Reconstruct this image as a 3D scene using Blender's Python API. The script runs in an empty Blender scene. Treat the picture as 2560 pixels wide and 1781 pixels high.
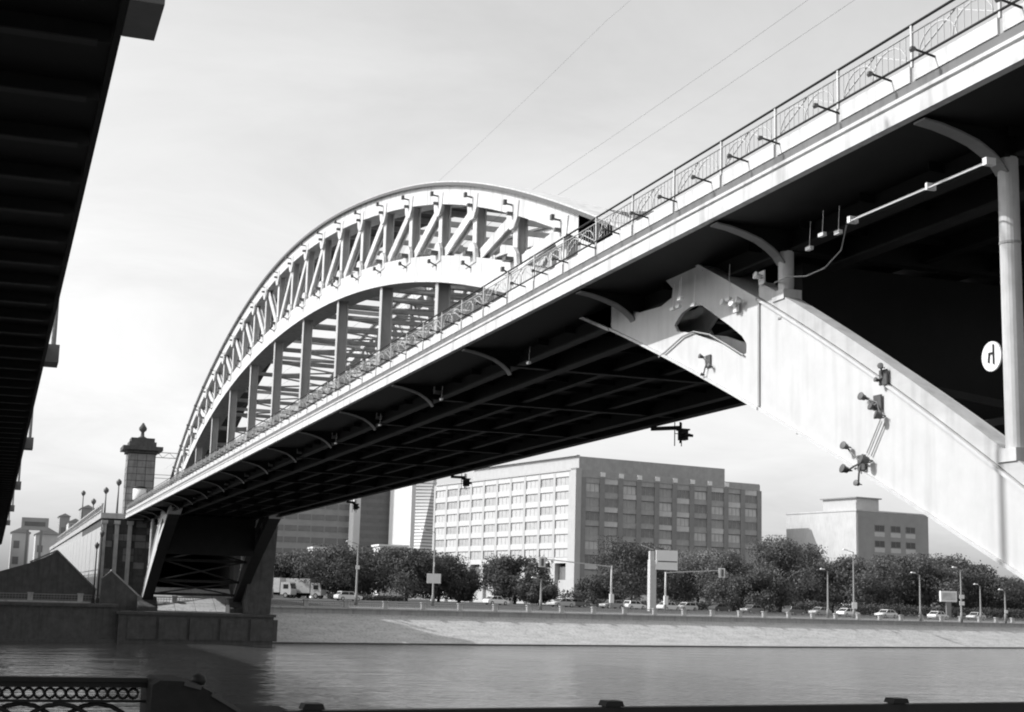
import bpy, bmesh, math, random
import numpy as np
from mathutils import Vector, Matrix
from mathutils.geometry import tessellate_polygon

S = bpy.context.scene
C = S.collection
R = math.radians

# ------------------------------------------------------------------ camera, sky, sun, exposure
# world frame: eye of the photographer at the origin, +Y across the river along the bridge, Z up
AZ, PITCH, ROLL, FPX = 19.25, 9.6, 1.6, 1450.0
cam = bpy.data.cameras.new('camera'); cam.sensor_width = 36.0; cam.lens = 36.0 * FPX / 1024.0
cam.clip_start = 0.1; cam.clip_end = 20000
co = bpy.data.objects.new('camera', cam); C.objects.link(co)
a, p, r = R(AZ), R(PITCH), R(ROLL)
fwd = Vector((math.sin(a) * math.cos(p), math.cos(a) * math.cos(p), math.sin(p)))
rgt = Vector((math.cos(a), -math.sin(a), 0)); up = rgt.cross(fwd)
rg2 = rgt * math.cos(r) + up * math.sin(r); up2 = up * math.cos(r) - rgt * math.sin(r)
co.matrix_world = Matrix((rg2, up2, -fwd)).transposed().to_4x4()
S.camera = co

SUN_AZ, SUN_EL = 285.0, 39.4
W = bpy.data.worlds.new('World'); S.world = W; W.use_nodes = True
nt = W.node_tree; nt.nodes.clear()
sky = nt.nodes.new('ShaderNodeTexSky'); sky.sky_type = 'NISHITA'; sky.sun_disc = False
sky.sun_elevation = R(SUN_EL); sky.sun_rotation = R(SUN_AZ)
sky.air_density = 1.0; sky.dust_density = 2.0; sky.ozone_density = 1.0; sky.altitude = 0
bw = nt.nodes.new('ShaderNodeVectorMath'); bw.operation = 'DOT_PRODUCT'      # black-and-white film, somewhat blue-sensitive
bw.inputs[1].default_value = (0.05, 0.20, 0.75)
bg = nt.nodes.new('ShaderNodeBackground'); bg.inputs['Strength'].default_value = 0.15
wo = nt.nodes.new('ShaderNodeOutputWorld')
nt.links.new(sky.outputs[0], bw.inputs[0]); # thin mottled cloud over the whole dome
tc = nt.nodes.new('ShaderNodeTexCoord'); sx_ = nt.nodes.new('ShaderNodeSeparateXYZ'); nt.links.new(tc.outputs['Generated'], sx_.inputs[0])
def wm(op, a_, b_):
    n_ = nt.nodes.new('ShaderNodeMath'); n_.operation = op
    for i_, q_ in enumerate((a_, b_)):
        if isinstance(q_, (int, float)): n_.inputs[i_].default_value = q_
        else: nt.links.new(q_, n_.inputs[i_])
    return n_.outputs[0]
zz_ = wm('ADD', wm('MAXIMUM', sx_.outputs[2], 0.0), 0.18)
cv = nt.nodes.new('ShaderNodeCombineXYZ'); nt.links.new(wm('DIVIDE', sx_.outputs[0], zz_), cv.inputs[0]); nt.links.new(wm('DIVIDE', sx_.outputs[1], zz_), cv.inputs[1])
cn_ = nt.nodes.new('ShaderNodeTexNoise'); cn_.inputs['Scale'].default_value = 1.6; cn_.inputs['Detail'].default_value = 7; cn_.inputs['Roughness'].default_value = 0.62; cn_.inputs['Distortion'].default_value = 0.6
nt.links.new(cv.outputs[0], cn_.inputs['Vector'])
cr = nt.nodes.new('ShaderNodeMapRange'); cr.inputs['From Min'].default_value = 0.3; cr.inputs['From Max'].default_value = 0.7; cr.inputs['To Min'].default_value = 0.95; cr.inputs['To Max'].default_value = 1.16
nt.links.new(cn_.outputs['Fac'], cr.inputs['Value'])
nt.links.new(wm('MULTIPLY', bw.outputs['Value'], cr.outputs[0]), bg.inputs['Color'])
nt.links.new(bg.outputs[0], wo.inputs['Surface'])

sl = bpy.data.lights.new('sun', 'SUN'); sl.energy = 2.9; sl.angle = R(0.5); sl.color = (1, 1, 1)
so = bpy.data.objects.new('sun', sl); C.objects.link(so)
sv = Vector((math.sin(R(SUN_AZ)) * math.cos(R(SUN_EL)), math.cos(R(SUN_AZ)) * math.cos(R(SUN_EL)), math.sin(R(SUN_EL))))
so.rotation_euler = sv.to_track_quat('Z', 'Y').to_euler()
so.location = sv * 200
S.cycles.filter_width = 2.0      # slightly soft, like the film
vs = S.view_settings
vs.view_transform = 'Standard'; vs.look = 'None'; vs.exposure = 0.5; vs.gamma = 1.0; vs.use_curve_mapping = False

# ------------------------------------------------------------------ materials (all grey: black-and-white film)
MATS = {}
def mat(name, v, rough=0.7, var=0.12, scale=1.5, bump=0.0, stretch=(1, 1, 1), metal=0.0, streak=0.0, spec=0.4):
    if name in MATS: return MATS[name]
    m = bpy.data.materials.new(name); m.use_nodes = True
    n = m.node_tree; N = n.nodes; L = n.links
    b = N['Principled BSDF']
    b.inputs['Roughness'].default_value = rough; b.inputs['Metallic'].default_value = metal
    b.inputs['Specular IOR Level'].default_value = spec
    tc = N.new('ShaderNodeTexCoord'); mp = N.new('ShaderNodeMapping'); mp.inputs['Scale'].default_value = stretch
    L.new(tc.outputs['Object'], mp.inputs['Vector'])
    no = N.new('ShaderNodeTexNoise'); no.inputs['Scale'].default_value = scale; no.inputs['Detail'].default_value = 6
    no.inputs['Roughness'].default_value = 0.65
    L.new(mp.outputs[0], no.inputs['Vector'])
    rp = N.new('ShaderNodeMapRange'); rp.inputs['From Min'].default_value = 0.25; rp.inputs['From Max'].default_value = 0.75
    rp.inputs['To Min'].default_value = v * (1 - var); rp.inputs['To Max'].default_value = min(v * (1 + var), 0.9)
    L.new(no.outputs['Fac'], rp.inputs['Value'])
    src = rp.outputs[0]
    if streak > 0:      # rust and dirt runs, long in Z
        mp2 = N.new('ShaderNodeMapping'); mp2.inputs['Scale'].default_value = (3.1, 3.1, 0.35)
        L.new(tc.outputs['Object'], mp2.inputs['Vector'])
        n2 = N.new('ShaderNodeTexNoise'); n2.inputs['Scale'].default_value = 1.2; n2.inputs['Detail'].default_value = 5
        L.new(mp2.outputs[0], n2.inputs['Vector'])
        r2 = N.new('ShaderNodeMapRange'); r2.inputs['From Min'].default_value = 0.48; r2.inputs['From Max'].default_value = 0.72
        r2.inputs['To Min'].default_value = 1.0; r2.inputs['To Max'].default_value = 1.0 - streak
        L.new(n2.outputs['Fac'], r2.inputs['Value'])
        mu = N.new('ShaderNodeMath'); mu.operation = 'MULTIPLY'
        L.new(src, mu.inputs[0]); L.new(r2.outputs[0], mu.inputs[1]); src = mu.outputs[0]
    L.new(src, b.inputs['Base Color'])
    if bump > 0:
        bp = N.new('ShaderNodeBump'); bp.inputs['Strength'].default_value = bump; bp.inputs['Distance'].default_value = 0.05
        L.new(no.outputs['Fac'], bp.inputs['Height']); L.new(bp.outputs[0], b.inputs['Normal'])
    MATS[name] = m
    return m
WHITE = mat('white_bridge_paint', 0.60, 0.55, 0.14, 2.0, 0.15, streak=0.32)
RIBW = mat('white_rib_paint', 0.60, 0.55, 0.07, 1.6, 0.08, streak=0.12)
GREYP = mat('grey_fascia_paint', 0.15, 0.6, 0.15, 2.0, streak=0.3)
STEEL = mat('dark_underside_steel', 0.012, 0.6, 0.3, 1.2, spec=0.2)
STEEL2 = mat('grey_flange_and_shaded_rib', 0.035, 0.6, 0.25, 1.2, spec=0.2)  # grey of underside flanges; on the ribs it paints their shade
MIDST = mat('mid_grey_bridge_paint', 0.34, 0.6, 0.15, 1.5, streak=0.15)
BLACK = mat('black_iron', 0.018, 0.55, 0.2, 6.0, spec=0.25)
LAMPD = mat('dark_lamp_housing', 0.10, 0.5, 0.2, 5.0)
LAMPW = mat('pale_lamp_housing', 0.75, 0.45, 0.06, 5.0)
CONC = mat('quay_concrete', 0.36, 0.85, 0.18, 0.9, 0.25, streak=0.25)
SLOPE = mat('revetment_concrete', 0.46, 0.9, 0.22, 0.8, 0.6, stretch=(.35, 1, 4), streak=.35)
STONE = mat('dark_granite', 0.085, 0.85, 0.3, 1.6, 0.4, streak=0.25)
STONEL = mat('pale_limestone', 0.42, 0.85, 0.2, 1.6, 0.3, streak=0.3)
PED = mat('black_stone', 0.03, 0.9, 0.3, 5.0, 0.3, spec=0.15)  # even near-black stone of the pedestal
ASPH = mat('asphalt', 0.055, 0.9, 0.2, 3.0, 0.1)
PAVE = mat('pavement_slabs', 0.22, 0.9, 0.15, 2.0, 0.1)
GRASS = mat('lawn', 0.06, 0.95, 0.35, 0.5, 0.3)
LINE = mat('road_paint', 0.7, 0.7, 0.1, 4.0)
BARK = mat('bark', 0.06, 0.95, 0.3, 4.0, 0.5, stretch=(1, 1, 0.3))
FRMW = mat('office_wall_paint', 0.45, 0.8, 0.07, 0.5, streak=0.12)
SPAN = mat('office_spandrel', 0.54, 0.7, 0.06, 0.8)
SPANG = mat('office_spandrel_grey', 0.52, 0.7, 0.2, 0.35)
WALLG = mat('office_shaded_wall', 0.36, 0.8, 0.15, 0.6, streak=0.12)  # darker grey that carries the right side's shade in its colour
PIERG = mat('office_dark_pier', 0.25, 0.8, 0.12, 0.6)
TOWD = mat('dark_tower_cladding', 0.16, 0.5, 0.15, 0.2)
TOWW = mat('white_tower_cladding', 0.72, 0.6, 0.05, 0.3)
FARG = mat('far_grey_wall', 0.30, 0.8, 0.15, 0.3)
FARL = mat('far_light_wall', 0.48, 0.8, 0.12, 0.3)
RAILG = mat('far_railing_paint', 0.22, 0.6, 0.15, 3.0)
POLE = mat('galvanised_pole', 0.20, 0.5, 0.12, 3.0)
PALEP = mat('pale_painted_pole', 0.5, 0.5, 0.12, 3.0)
SIGNW = mat('sign_face', 0.78, 0.5, 0.05, 2.0)
TYRE = mat('tyre_rubber', 0.03, 0.8, 0.1, 5)
RIM = mat('alloy_rim', 0.5, 0.35, 0.1, 5, metal=0.6)
WIRE = mat('wire', 0.35, 0.6, 0.1, 5)

def glass(name, v, rough=0.12):
    m = mat(name, v, rough, 0.25, 0.35, spec=0.5); return m
PANE_L = glass('office_pane_light', 0.40); PANE_D = glass('office_pane_dark', 0.16); PANE_B = glass('dark_void_pane', 0.03); PANE_M = glass('office_pane_mid', 0.36)
CARGL = glass('car_glass', 0.03, 0.08)

def leaf_mat(name, v):
    m = bpy.data.materials.new(name); m.use_nodes = True
    n = m.node_tree; N = n.nodes; L = n.links; b = N['Principled BSDF']
    b.inputs['Roughness'].default_value = 0.7; b.inputs['Specular IOR Level'].default_value = 0.2
    g = N.new('ShaderNodeNewGeometry')
    rp = N.new('ShaderNodeMapRange'); rp.inputs['To Min'].default_value = v * 0.75; rp.inputs['To Max'].default_value = v * 1.25
    L.new(g.outputs['Random Per Island'], rp.inputs['Value']); L.new(rp.outputs[0], b.inputs['Base Color'])
    t = N.new('ShaderNodeBsdfTranslucent'); L.new(rp.outputs[0], t.inputs['Color'])
    mx = N.new('ShaderNodeMixShader'); mx.inputs[0].default_value = 0.25
    L.new(b.outputs[0], mx.inputs[1]); L.new(t.outputs[0], mx.inputs[2]); L.new(mx.outputs[0], N['Material Output'].inputs['Surface'])
    return m
LEAF = [leaf_mat('leaf_dark', 0.095), leaf_mat('leaf_mid', 0.14), leaf_mat('leaf_pale', 0.2)]

def water_mat():
    m = bpy.data.materials.new('river_water'); m.use_nodes = True
    n = m.node_tree; N = n.nodes; L = n.links; b = N['Principled BSDF']
    b.inputs['Base Color'].default_value = (0.085, 0.085, 0.085, 1); b.inputs['Roughness'].default_value = 0.10
    b.inputs['IOR'].default_value = 1.33; b.inputs['Specular IOR Level'].default_value = 0.5
    tc = N.new('ShaderNodeTexCoord'); mp = N.new('ShaderNodeMapping'); mp.inputs['Scale'].default_value = (0.45, 1.0, 1)
    L.new(tc.outputs['Object'], mp.inputs['Vector'])
    hs = None
    for sc, w in ((0.25, 0.5), (0.9, 0.24), (2.6, 0.11)):
        no = N.new('ShaderNodeTexNoise'); no.inputs['Scale'].default_value = sc; no.inputs['Detail'].default_value = 2
        L.new(mp.outputs[0], no.inputs['Vector'])
        mu = N.new('ShaderNodeMath'); mu.operation = 'MULTIPLY'; mu.inputs[1].default_value = w; L.new(no.outputs['Fac'], mu.inputs[0])
        if hs is None: hs = mu
        else:
            ad = N.new('ShaderNodeMath'); ad.operation = 'ADD'; L.new(hs.outputs[0], ad.inputs[0]); L.new(mu.outputs[0], ad.inputs[1]); hs = ad
    bp = N.new('ShaderNodeBump'); bp.inputs['Strength'].default_value = 1.0; bp.inputs['Distance'].default_value = 1.1
    wn = N.new('ShaderNodeTexNoise'); wn.inputs['Scale'].default_value = .035; wn.inputs['Detail'].default_value = 3; L.new(mp.outputs[0], wn.inputs['Vector'])
    wr = N.new('ShaderNodeMapRange'); wr.inputs['From Min'].default_value = .35; wr.inputs['From Max'].default_value = .65; wr.inputs['To Min'].default_value = .5; wr.inputs['To Max'].default_value = 1.0
    L.new(wn.outputs['Fac'], wr.inputs['Value']); L.new(wr.outputs[0], bp.inputs['Strength'])
    L.new(hs.outputs[0], bp.inputs['Height']); L.new(bp.outputs[0], b.inputs['Normal'])
    return m
WATER = water_mat()

# ------------------------------------------------------------------ mesh helpers
class MB:
    def __init__(s): s.v = []; s.f = []
    def add(s, vs, fs):
        o = len(s.v); s.v += [tuple(q) for q in vs]; s.f += [tuple(i + o for i in f) for f in fs]; return s
    def box(s, x0, x1, y0, y1, z0, z1):
        return s.add([(x0, y0, z0), (x1, y0, z0), (x1, y1, z0), (x0, y1, z0), (x0, y0, z1), (x1, y0, z1), (x1, y1, z1), (x0, y1, z1)],
                     [(0, 3, 2, 1), (4, 5, 6, 7), (0, 1, 5, 4), (1, 2, 6, 5), (2, 3, 7, 6), (3, 0, 4, 7)])
    def bar(s, p, q, w, h, upv=(0, 0, 1)):
        p = Vector(p); q = Vector(q); d = (q - p).normalized(); u = Vector(upv)
        sd = d.cross(u)
        if sd.length < 1e-4: sd = d.cross(Vector((1, 0, 0)))
        sd.normalize(); u = sd.cross(d).normalized()
        sd = sd * w / 2; u = u * h / 2
        vs = [p - sd - u, p + sd - u, p + sd + u, p - sd + u, q - sd - u, q + sd - u, q + sd + u, q - sd + u]
        return s.add(vs, [(0, 1, 2, 3), (7, 6, 5, 4), (0, 4, 5, 1), (1, 5, 6, 2), (2, 6, 7, 3), (3, 7, 4, 0)])
    def tube(s, pts, rad, n=8, caps=True):
        pts = [Vector(q) for q in pts]; rads = rad if isinstance(rad, (list, tuple)) else [rad] * len(pts)
        o = len(s.v); prev = None
        for i, q in enumerate(pts):
            d = (pts[min(i + 1, len(pts) - 1)] - pts[max(i - 1, 0)]).normalized()
            ref = Vector((0, 0, 1)) if abs(d.z) < 0.9 else Vector((1, 0, 0))
            x = d.cross(ref).normalized(); y = d.cross(x).normalized()
            for k in range(n):
                t = 2 * math.pi * k / n
                s.v.append(tuple(q + (x * math.cos(t) + y * math.sin(t)) * rads[i]))
        for i in range(len(pts) - 1):
            for k in range(n):
                s.f.append((o + i * n + k, o + i * n + (k + 1) % n, o + (i + 1) * n + (k + 1) % n, o + (i + 1) * n + k))
        if caps:
            s.f.append(tuple(o + k for k in range(n))[::-1]); e = o + (len(pts) - 1) * n
            s.f.append(tuple(e + k for k in range(n)))
        return s
    def prism(s, poly, axis, a0, a1, holes=()):
        """poly: 2-D outline, extruded along axis ('x': poly=(y,z), 'y': poly=(x,z), 'z': poly=(x,y))"""
        def P(q, t):
            return (t, q[0], q[1]) if axis == 'x' else ((q[0], t, q[1]) if axis == 'y' else (q[0], q[1], t))
        loops = [list(poly)] + [list(h) for h in holes]
        flat = [q for l in loops for q in l]; n = len(flat)
        tris = tessellate_polygon([[Vector((q[0], q[1], 0)) for q in l] for l in loops])
        vs = [P(q, a0) for q in flat] + [P(q, a1) for q in flat]
        fs = [tuple(t) for t in tris] + [tuple(i + n for i in reversed(t)) for t in tris]
        o = 0
        for l in loops:
            m = len(l)
            for i in range(m):
                j = (i + 1) % m; fs.append((o + i, o + j, n + o + j, n + o + i))
            o += m
        return s.add(vs, fs)
    def lathe(s, prof, n=16, c=(0, 0)):
        o = len(s.v)
        for rr, z in prof:
            for k in range(n):
                t = 2 * math.pi * k / n; s.v.append((c[0] + rr * math.cos(t), c[1] + rr * math.sin(t), z))
        for i in range(len(prof) - 1):
            for k in range(n):
                s.f.append((o + i * n + k, o + i * n + (k + 1) % n, o + (i + 1) * n + (k + 1) % n, o + (i + 1) * n + k))
        s.f.append(tuple(o + k for k in range(n))[::-1]); e = o + (len(prof) - 1) * n
        s.f.append(tuple(e + k for k in range(n)))
        return s
    def mesh(s, name, m, smooth=False):
        me = bpy.data.meshes.new(name); me.from_pydata(s.v, [], s.f); me.materials.append(m)
        bm = bmesh.new(); bm.from_mesh(me); bmesh.ops.recalc_face_normals(bm, faces=bm.faces); bm.to_mesh(me); bm.free()
        if smooth:
            for q in me.polygons: q.use_smooth = True
        return me

def obj(name, me, parent=None, loc=(0, 0, 0), rot=None, scale=None):
    o = bpy.data.objects.new(name, me); C.objects.link(o)
    o.location = loc
    if rot is not None: o.rotation_euler = rot
    if scale is not None: o.scale = scale
    if parent is not None: o.parent = parent
    return o
def tag(o, label, cat=None, group=None, kind=None):
    if label: o['label'] = label
    if cat: o['category'] = cat
    if group: o['group'] = group
    if kind: o['kind'] = kind
    return o
def root(name, loc, label, cat, group=None, rz=0.0):
    o = bpy.data.objects.new(name, None); C.objects.link(o); o.empty_display_size = 0.5
    o.location = loc; o.rotation_euler = (0, 0, rz)
    return tag(o, label, cat, group)
def struct(name, me, label):
    return tag(obj(name, me), label, kind='structure')
def ray_px(x, y):        # pixel of the 2560-wide photograph -> direction, for reading off positions
    d = fwd + rg2 * ((x / 2.5 - 512) / FPX) - up2 * ((y / 2.5 - 356) / FPX)
    return d
def at(x, y, Y):         # point on the vertical plane at distance Y across the river
    d = ray_px(x, y); return d * (Y / d.y)

rnd = random.Random(7)

# ------------------------------------------------------------------ river, ground, quays
WZ = -5.2
BANK = [(-400, 60), (-120, 120), (-40, 142), (0, 152.5), (28, 161), (60, 168.5), (102, 180), (158, 200), (260, 245), (420, 330), (900, 640)]
def bank_y(x):
    for (x0, y0), (x1, y1) in zip(BANK, BANK[1:]):
        if x0 <= x <= x1: return y0 + (y1 - y0) * (x - x0) / (x1 - x0)
    return BANK[0][1] if x < BANK[0][0] else BANK[-1][1]
def gz(x, y):
    d = y - bank_y(x) - 4.3
    return -1.3 + 0.8 * max(0, min(d, 70)) / 70
def offs(o):             # bank polyline moved inland by o metres
    out = []
    for i, (x, y) in enumerate(BANK):
        x0, y0 = BANK[max(i - 1, 0)]; x1, y1 = BANK[min(i + 1, len(BANK) - 1)]
        l = math.hypot(x1 - x0, y1 - y0); out.append((x - (y1 - y0) / l * o, y + (x1 - x0) / l * o))
    return out
def strip(levels, m, name):      # levels: list of (offset, z)
    b = MB(); n = len(BANK)
    for o, z in levels: b.v += [(x, y, z) for x, y in offs(o)]
    for k in range(len(levels) - 1):
        for i in range(n - 1): b.f.append((k * n + i, k * n + i + 1, (k + 1) * n + i + 1, (k + 1) * n + i))
    return b.mesh(name, m)
b = MB(); b.add([(-1500, 8.0, WZ), (1800, 8.0, WZ), (1800, 900, WZ), (-1500, 900, WZ)], [(0, 1, 2, 3)])
struct('river', b.mesh('river', WATER), 'grey rippled river running between the two quays')
struct('far_ground', strip([(4.4, -1.30), (12, -1.213), (40, -0.893), (74.3, -0.50), (7000, -0.5)], GRASS, 'far_ground'), 'flat lawn and ground beyond the far embankment')
struct('promenade', strip([(4.42, -1.285), (11.9, -1.10)], PAVE, 'promenade'), 'paved promenade along the far embankment')
struct('kerb', strip([(11.9, -1.08), (12.2, -1.08), (12.2, -1.3)], CONC, 'kerb'), 'stone kerb of the embankment road')
struct('embankment_road', strip([(12.2, -1.195), (32, -0.965)], ASPH, 'embankment_road'), 'asphalt road along the far embankment')
b = MB()
for k in range(60):
    x = -20 + k * 6
    y = bank_y(x) + 22; s = (bank_y(x + 1) - bank_y(x))
    b.bar((x, y, gz(x, y) + 0.02), (x + 2.5, y + 2.5 * s, gz(x, y) + 0.02), 0.15, 0.01)
struct('lane_marking', b.mesh('lane_marking', LINE), 'broken white lane line on the embankment road')

# far revetment: thing of its own with slope, footing, wall band and coping
rv = root('embankment_wall', (60, 168.5, WZ), 'long pale sloped concrete embankment wall rising from the far edge of the river', 'wall')
def wpart(name, me, parent, base):
    return obj(name, me, parent, loc=tuple(-Vector(base)))
RB = (60, 168.5, WZ)
wpart('footing', strip([(-2.3, WZ - 0.6), (-2.3, WZ + 0.14), (-1.9, WZ + 0.158)], STONE, 'footing'), rv, RB)
n = len(BANK)
def bank_pt(o, x, z):
    s = (bank_y(x + 2) - bank_y(x - 2)) / 4; l = math.hypot(1, s); return (x - s / l * o, bank_y(x) + o / l, z)
backs = strip([(-1.9, WZ + 0.12), (4.1, -2.04), (4.1, -1.96)], CONC, 'slope_base')
wpart('slope_base', backs, rv, RB)
wpart('slope', strip([(-1.9, WZ + .16), (4.1, -1.95)], SLOPE, 'slope'), rv, RB)
wpart('wall_band', strip([(4.1, -2.0), (4.1, -1.42)], CONC, 'wall_band'), rv, RB)
wpart('coping', strip([(3.85, -1.42), (3.85, -1.24), (4.5, -1.24), (4.5, -1.42), (3.85, -1.42)], STONEL, 'coping'), rv, RB)

lw = root('quay_wall', (-10, 152, WZ), 'dark vertical stone quay wall left of the pier base', 'wall')
LWo = (-10, 152, WZ)
wl = [(-120, 117), (-40, 140.5), (12.28, 154.0)]
for nm, z0, z1, o0, m in (('face', WZ - 1, -1.7, 0, STONE), ('coping', -1.696, -1.4, -.25, STONE), ('footing', WZ - 1, WZ + .3, -.5, STONE)):
    pl = [(x, y + o0) for x, y in wl] + [(12.28, 163), (-40, 150), (-120, 126)]
    wpart(nm, MB().prism(pl, 'z', z0, z1).mesh(nm, m), lw, LWo)
# far railing: posts and rails
fr = root('embankment_railing', (60, 172.6, -1.3), 'low grey railing with square stone posts along the top of the far embankment', 'railing')
FB = (60, 172.6, -1.3)
pm = MB().box(-0.26, 0.26, -0.26, 0.26, 0, 0.72).box(-0.32, 0.32, -0.32, 0.32, 0.72, 0.82).mesh('post', STONEL)
xs = [-30 + 5.0 * k for k in range(62)]
for x in xs:
    q = bank_pt(4.2, x, -1.24); obj('post', pm, fr, loc=tuple(Vector(q) - Vector(FB)))
for x0, x1 in zip(xs, xs[1:]):
    m2 = MB()
    p0 = Vector(bank_pt(4.2, x0, -1.24)); p1 = Vector(bank_pt(4.2, x1, -1.24))
    d = (p1 - p0).normalized(); p0 += d * 0.27; p1 -= d * 0.27
    for h, s in ((0.66, 0.09), (0.12, 0.06), (0.4, 0.04)): m2.bar(p0 + Vector((0, 0, h)), p1 + Vector((0, 0, h)), s, s)
    for k in range(1, 15):
        q = p0.lerp(p1, k / 15); m2.bar(q + Vector((0, 0, .12)), q + Vector((0, 0, .62)), .035, .035)
    wpart('rail_panel', m2.mesh('rail_panel', RAILG), fr, FB)

# near quay
b = MB(); b.box(-300, 400, -300, 9.9, -9, -1.655); struct('near_quay', b.mesh('near_quay', PAVE), 'paved near quay under the two bridges')

# ------------------------------------------------------------------ the arch bridge
BX0, BX1 = 15.0, 16.0          # near truss, outer face at 15
FX0, FX1 = 24.5, 25.5
YC, PAN = 87.0, 4.375
def zt(u):
    u2 = u * u; z = 19.983 - 0.0036656 * u2 + 4.4065e-8 * u2 * u2 - 1.8816e-11 * u2 ** 3
    return z + 0.25 * math.exp(-((u - 38) / 12) ** 2)
def zb(u):
    u2 = u * u; return 15.303 - 0.0023706 * u2 - 3.033e-7 * u2 * u2 + 2.9205e-11 * u2 ** 3
BR = (15.0, 17.0, -1.65)
br = root('arch_bridge', BR, 'white steel arch bridge with truss arch and dark deck spanning the river', 'bridge')
def bp(name, mb, m, parent=None):
    me = mb.mesh(name, m)
    return obj(name, me, br, loc=tuple(-Vector(BR))) if parent is None else obj(name, me, parent)

def chord(x0, x1, top, bot, us):
    """box swept along Y at stations us (signed u)"""
    b = MB(); st = []
    for u in us:
        y = YC + u; st.append([(x0, y, bot(abs(u))), (x1, y, bot(abs(u))), (x1, y, top(abs(u))), (x0, y, top(abs(u)))])
    for q in st: b.v += q
    for i in range(len(st) - 1):
        o = i * 4
        for k in range(4): b.f.append((o + k, o + (k + 1) % 4, o + 4 + (k + 1) % 4, o + 4 + k))
    b.f.append((3, 2, 1, 0)); e = (len(st) - 1) * 4; b.f.append((e, e + 1, e + 2, e + 3))
    return b
US = [-52 + i for i in range(105)]
hex1 = [(31.15, 6.72), (30.75, 6.95), (30.2, 7.03), (29.7, 6.95), (28.3, 6.22), (27.75, 5.9), (27.55, 5.7), (27.55, 5.5), (27.8, 5.46), (28.6, 5.85), (30.3, 6.4), (31.0, 6.55)]
hex2 = [(35.9, 8.3), (35.4, 8.5), (34.7, 8.55), (32.9, 8.3), (31.6, 7.85), (31.25, 7.6), (31.3, 7.38), (31.9, 7.28), (33.2, 7.35), (34.6, 7.75), (35.7, 8.1)]
hex1 = [(y, z - 0.05) for y, z in hex1]
for ti, (x0, x1) in enumerate(((BX0, BX1), (FX0, FX1))):
    far = ti == 1
    out = -1 if not far else 1
    uc = bp('upper_chord', chord(x0, x1, zt, lambda u: zt(u) - 0.78, US), WHITE)
    bp('top_flange', chord(x0 - 0.14, x1 + 0.14, lambda u: zt(u) + 0.10, lambda u: zt(u) + 0.004, US), WHITE, uc)
    bp('shadow_strip', chord(x0 - .17, x0 - .144, lambda u: zt(u) + .06, lambda u: zt(u) - .06, US), LAMPD, uc)  # dark strip paints the shade line along the top flange edge
    lc = bp('lower_chord', chord(x0, x1, lambda u: zb(u) + 0.95, zb, US), WHITE)
    bp('bottom_flange', chord(x0 - 0.10, x1 + 0.10, lambda u: zb(u) - 0.004, lambda u: zb(u) - 0.09, US), WHITE, lc)
    for k in range(-11, 12):
        y = YC + k * PAN; u = abs(y - YC)
        t0, b0 = zt(u) - 0.76, zb(u) + 0.93
        xm = (x0 + x1) / 2
        pb = MB(); s = 0.22 if k else 0.26
        pb.box(x0 + .10, x0 + .15, y - s, y + s, b0, t0).box(x0 + .41, x0 + .46, y - s, y + s, b0, t0).box(x0 + .15, x0 + .41, y - .03, y + .03, b0, t0)
        po = bp('post', pb, WHITE)
        # gusset plates where post meets the chords
        for zz, nm in ((t0, 'gusset'), (b0, 'gusset')):
            sg = -1 if zz == t0 else 1
            gb = MB().prism([(y - .62, zz - sg * .3), (y + .62, zz - sg * .3), (y + .5, zz + sg * .22), (y + .2, zz + sg * .5), (y - .2, zz + sg * .5), (y - .5, zz + sg * .22)], 'x', x0 - .03, x0 + .09)
            bp(nm, gb, WHITE, po)
        # diagonal: foot one panel nearer the crown, head outward
        if k != 0:
            sg = 1 if k > 0 else -1
            y2 = y - sg * PAN; u2 = abs(y2 - YC)
            db = MB()
            for xx in (x0 + .19, x0 + .40):
                db.bar((xx, y2 + sg * .25, zb(u2) + 0.9), (xx, y - sg * .1, zt(u) - 0.7), 0.06, 0.40, (0, 1, 0.2))
            db.bar((x0 + .295, y2 + sg * .25, zb(u2) + 0.9), (x0 + .295, y - sg * .1, zt(u) - 0.7), .15, 0.05, (0, 1, 0.2))
            bp('diagonal', db, WHITE)
        # node fittings: small floodlights on brackets
        if not far:
            zz = zt(u) - .22
            bp('node_lamp', MB().bar((x0, y, zz - .25), (x0 - .30, y, zz - .22), .05, .05).box(x0 - .34, x0 - .24, y - .07, y + .07, zz - .26, zz - .10), LAMPD, uc)
            bp('node_clamp', MB().box(x0 - .22, x0 - .004, y - .09, y + .05, zz - .60, zz - .50), LAMPD, uc)
            zz = zb(u)
            bp('node_lamp', MB().bar((x0, y, zz + .55), (x0 - .28, y + .05, zz + .7), .05, .05).box(x0 - .34, x0 - .24, y - .02, y + .12, zz + .64, zz + .78), LAMPD, lc)
            bp('node_clamp', MB().box(x0 - .30, x0 - .004, y - .26, y + .06, zz + .96, zz + 1.08), LAMPD, lc)
            bp('junction_box', MB().box(x0 + .25, x0 + .75, y - .95, y - .55, zz + .96, zz + 1.22), LAMPW, lc)
            bp('junction_box', MB().box(x0 + .3, x0 + .6, y + .6, y + .95, zt(u) - 1.12, zt(u) - .79), LAMPW, uc)
    # hangers every second panel, down to the deck
    for k in range(-11, 12):
        y = YC + k * PAN; u = abs(y - YC)
        if k % 2 == 0 and abs(k) <= 8:
            hb = MB(); z1 = zb(u) - 0.05
            hb.box(x0 + .05, x0 + .09, y - .2, y + .2, 7.6, z1).box(x0 + .51, x0 + .55, y - .2, y + .2, 7.6, z1).box(x0 + .09, x0 + .51, y - .03, y + .03, 7.6, z1)
            bp('hanger', hb, mat('hanger_paint', .45, .6, .12, 1.5, streak=.15))
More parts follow.
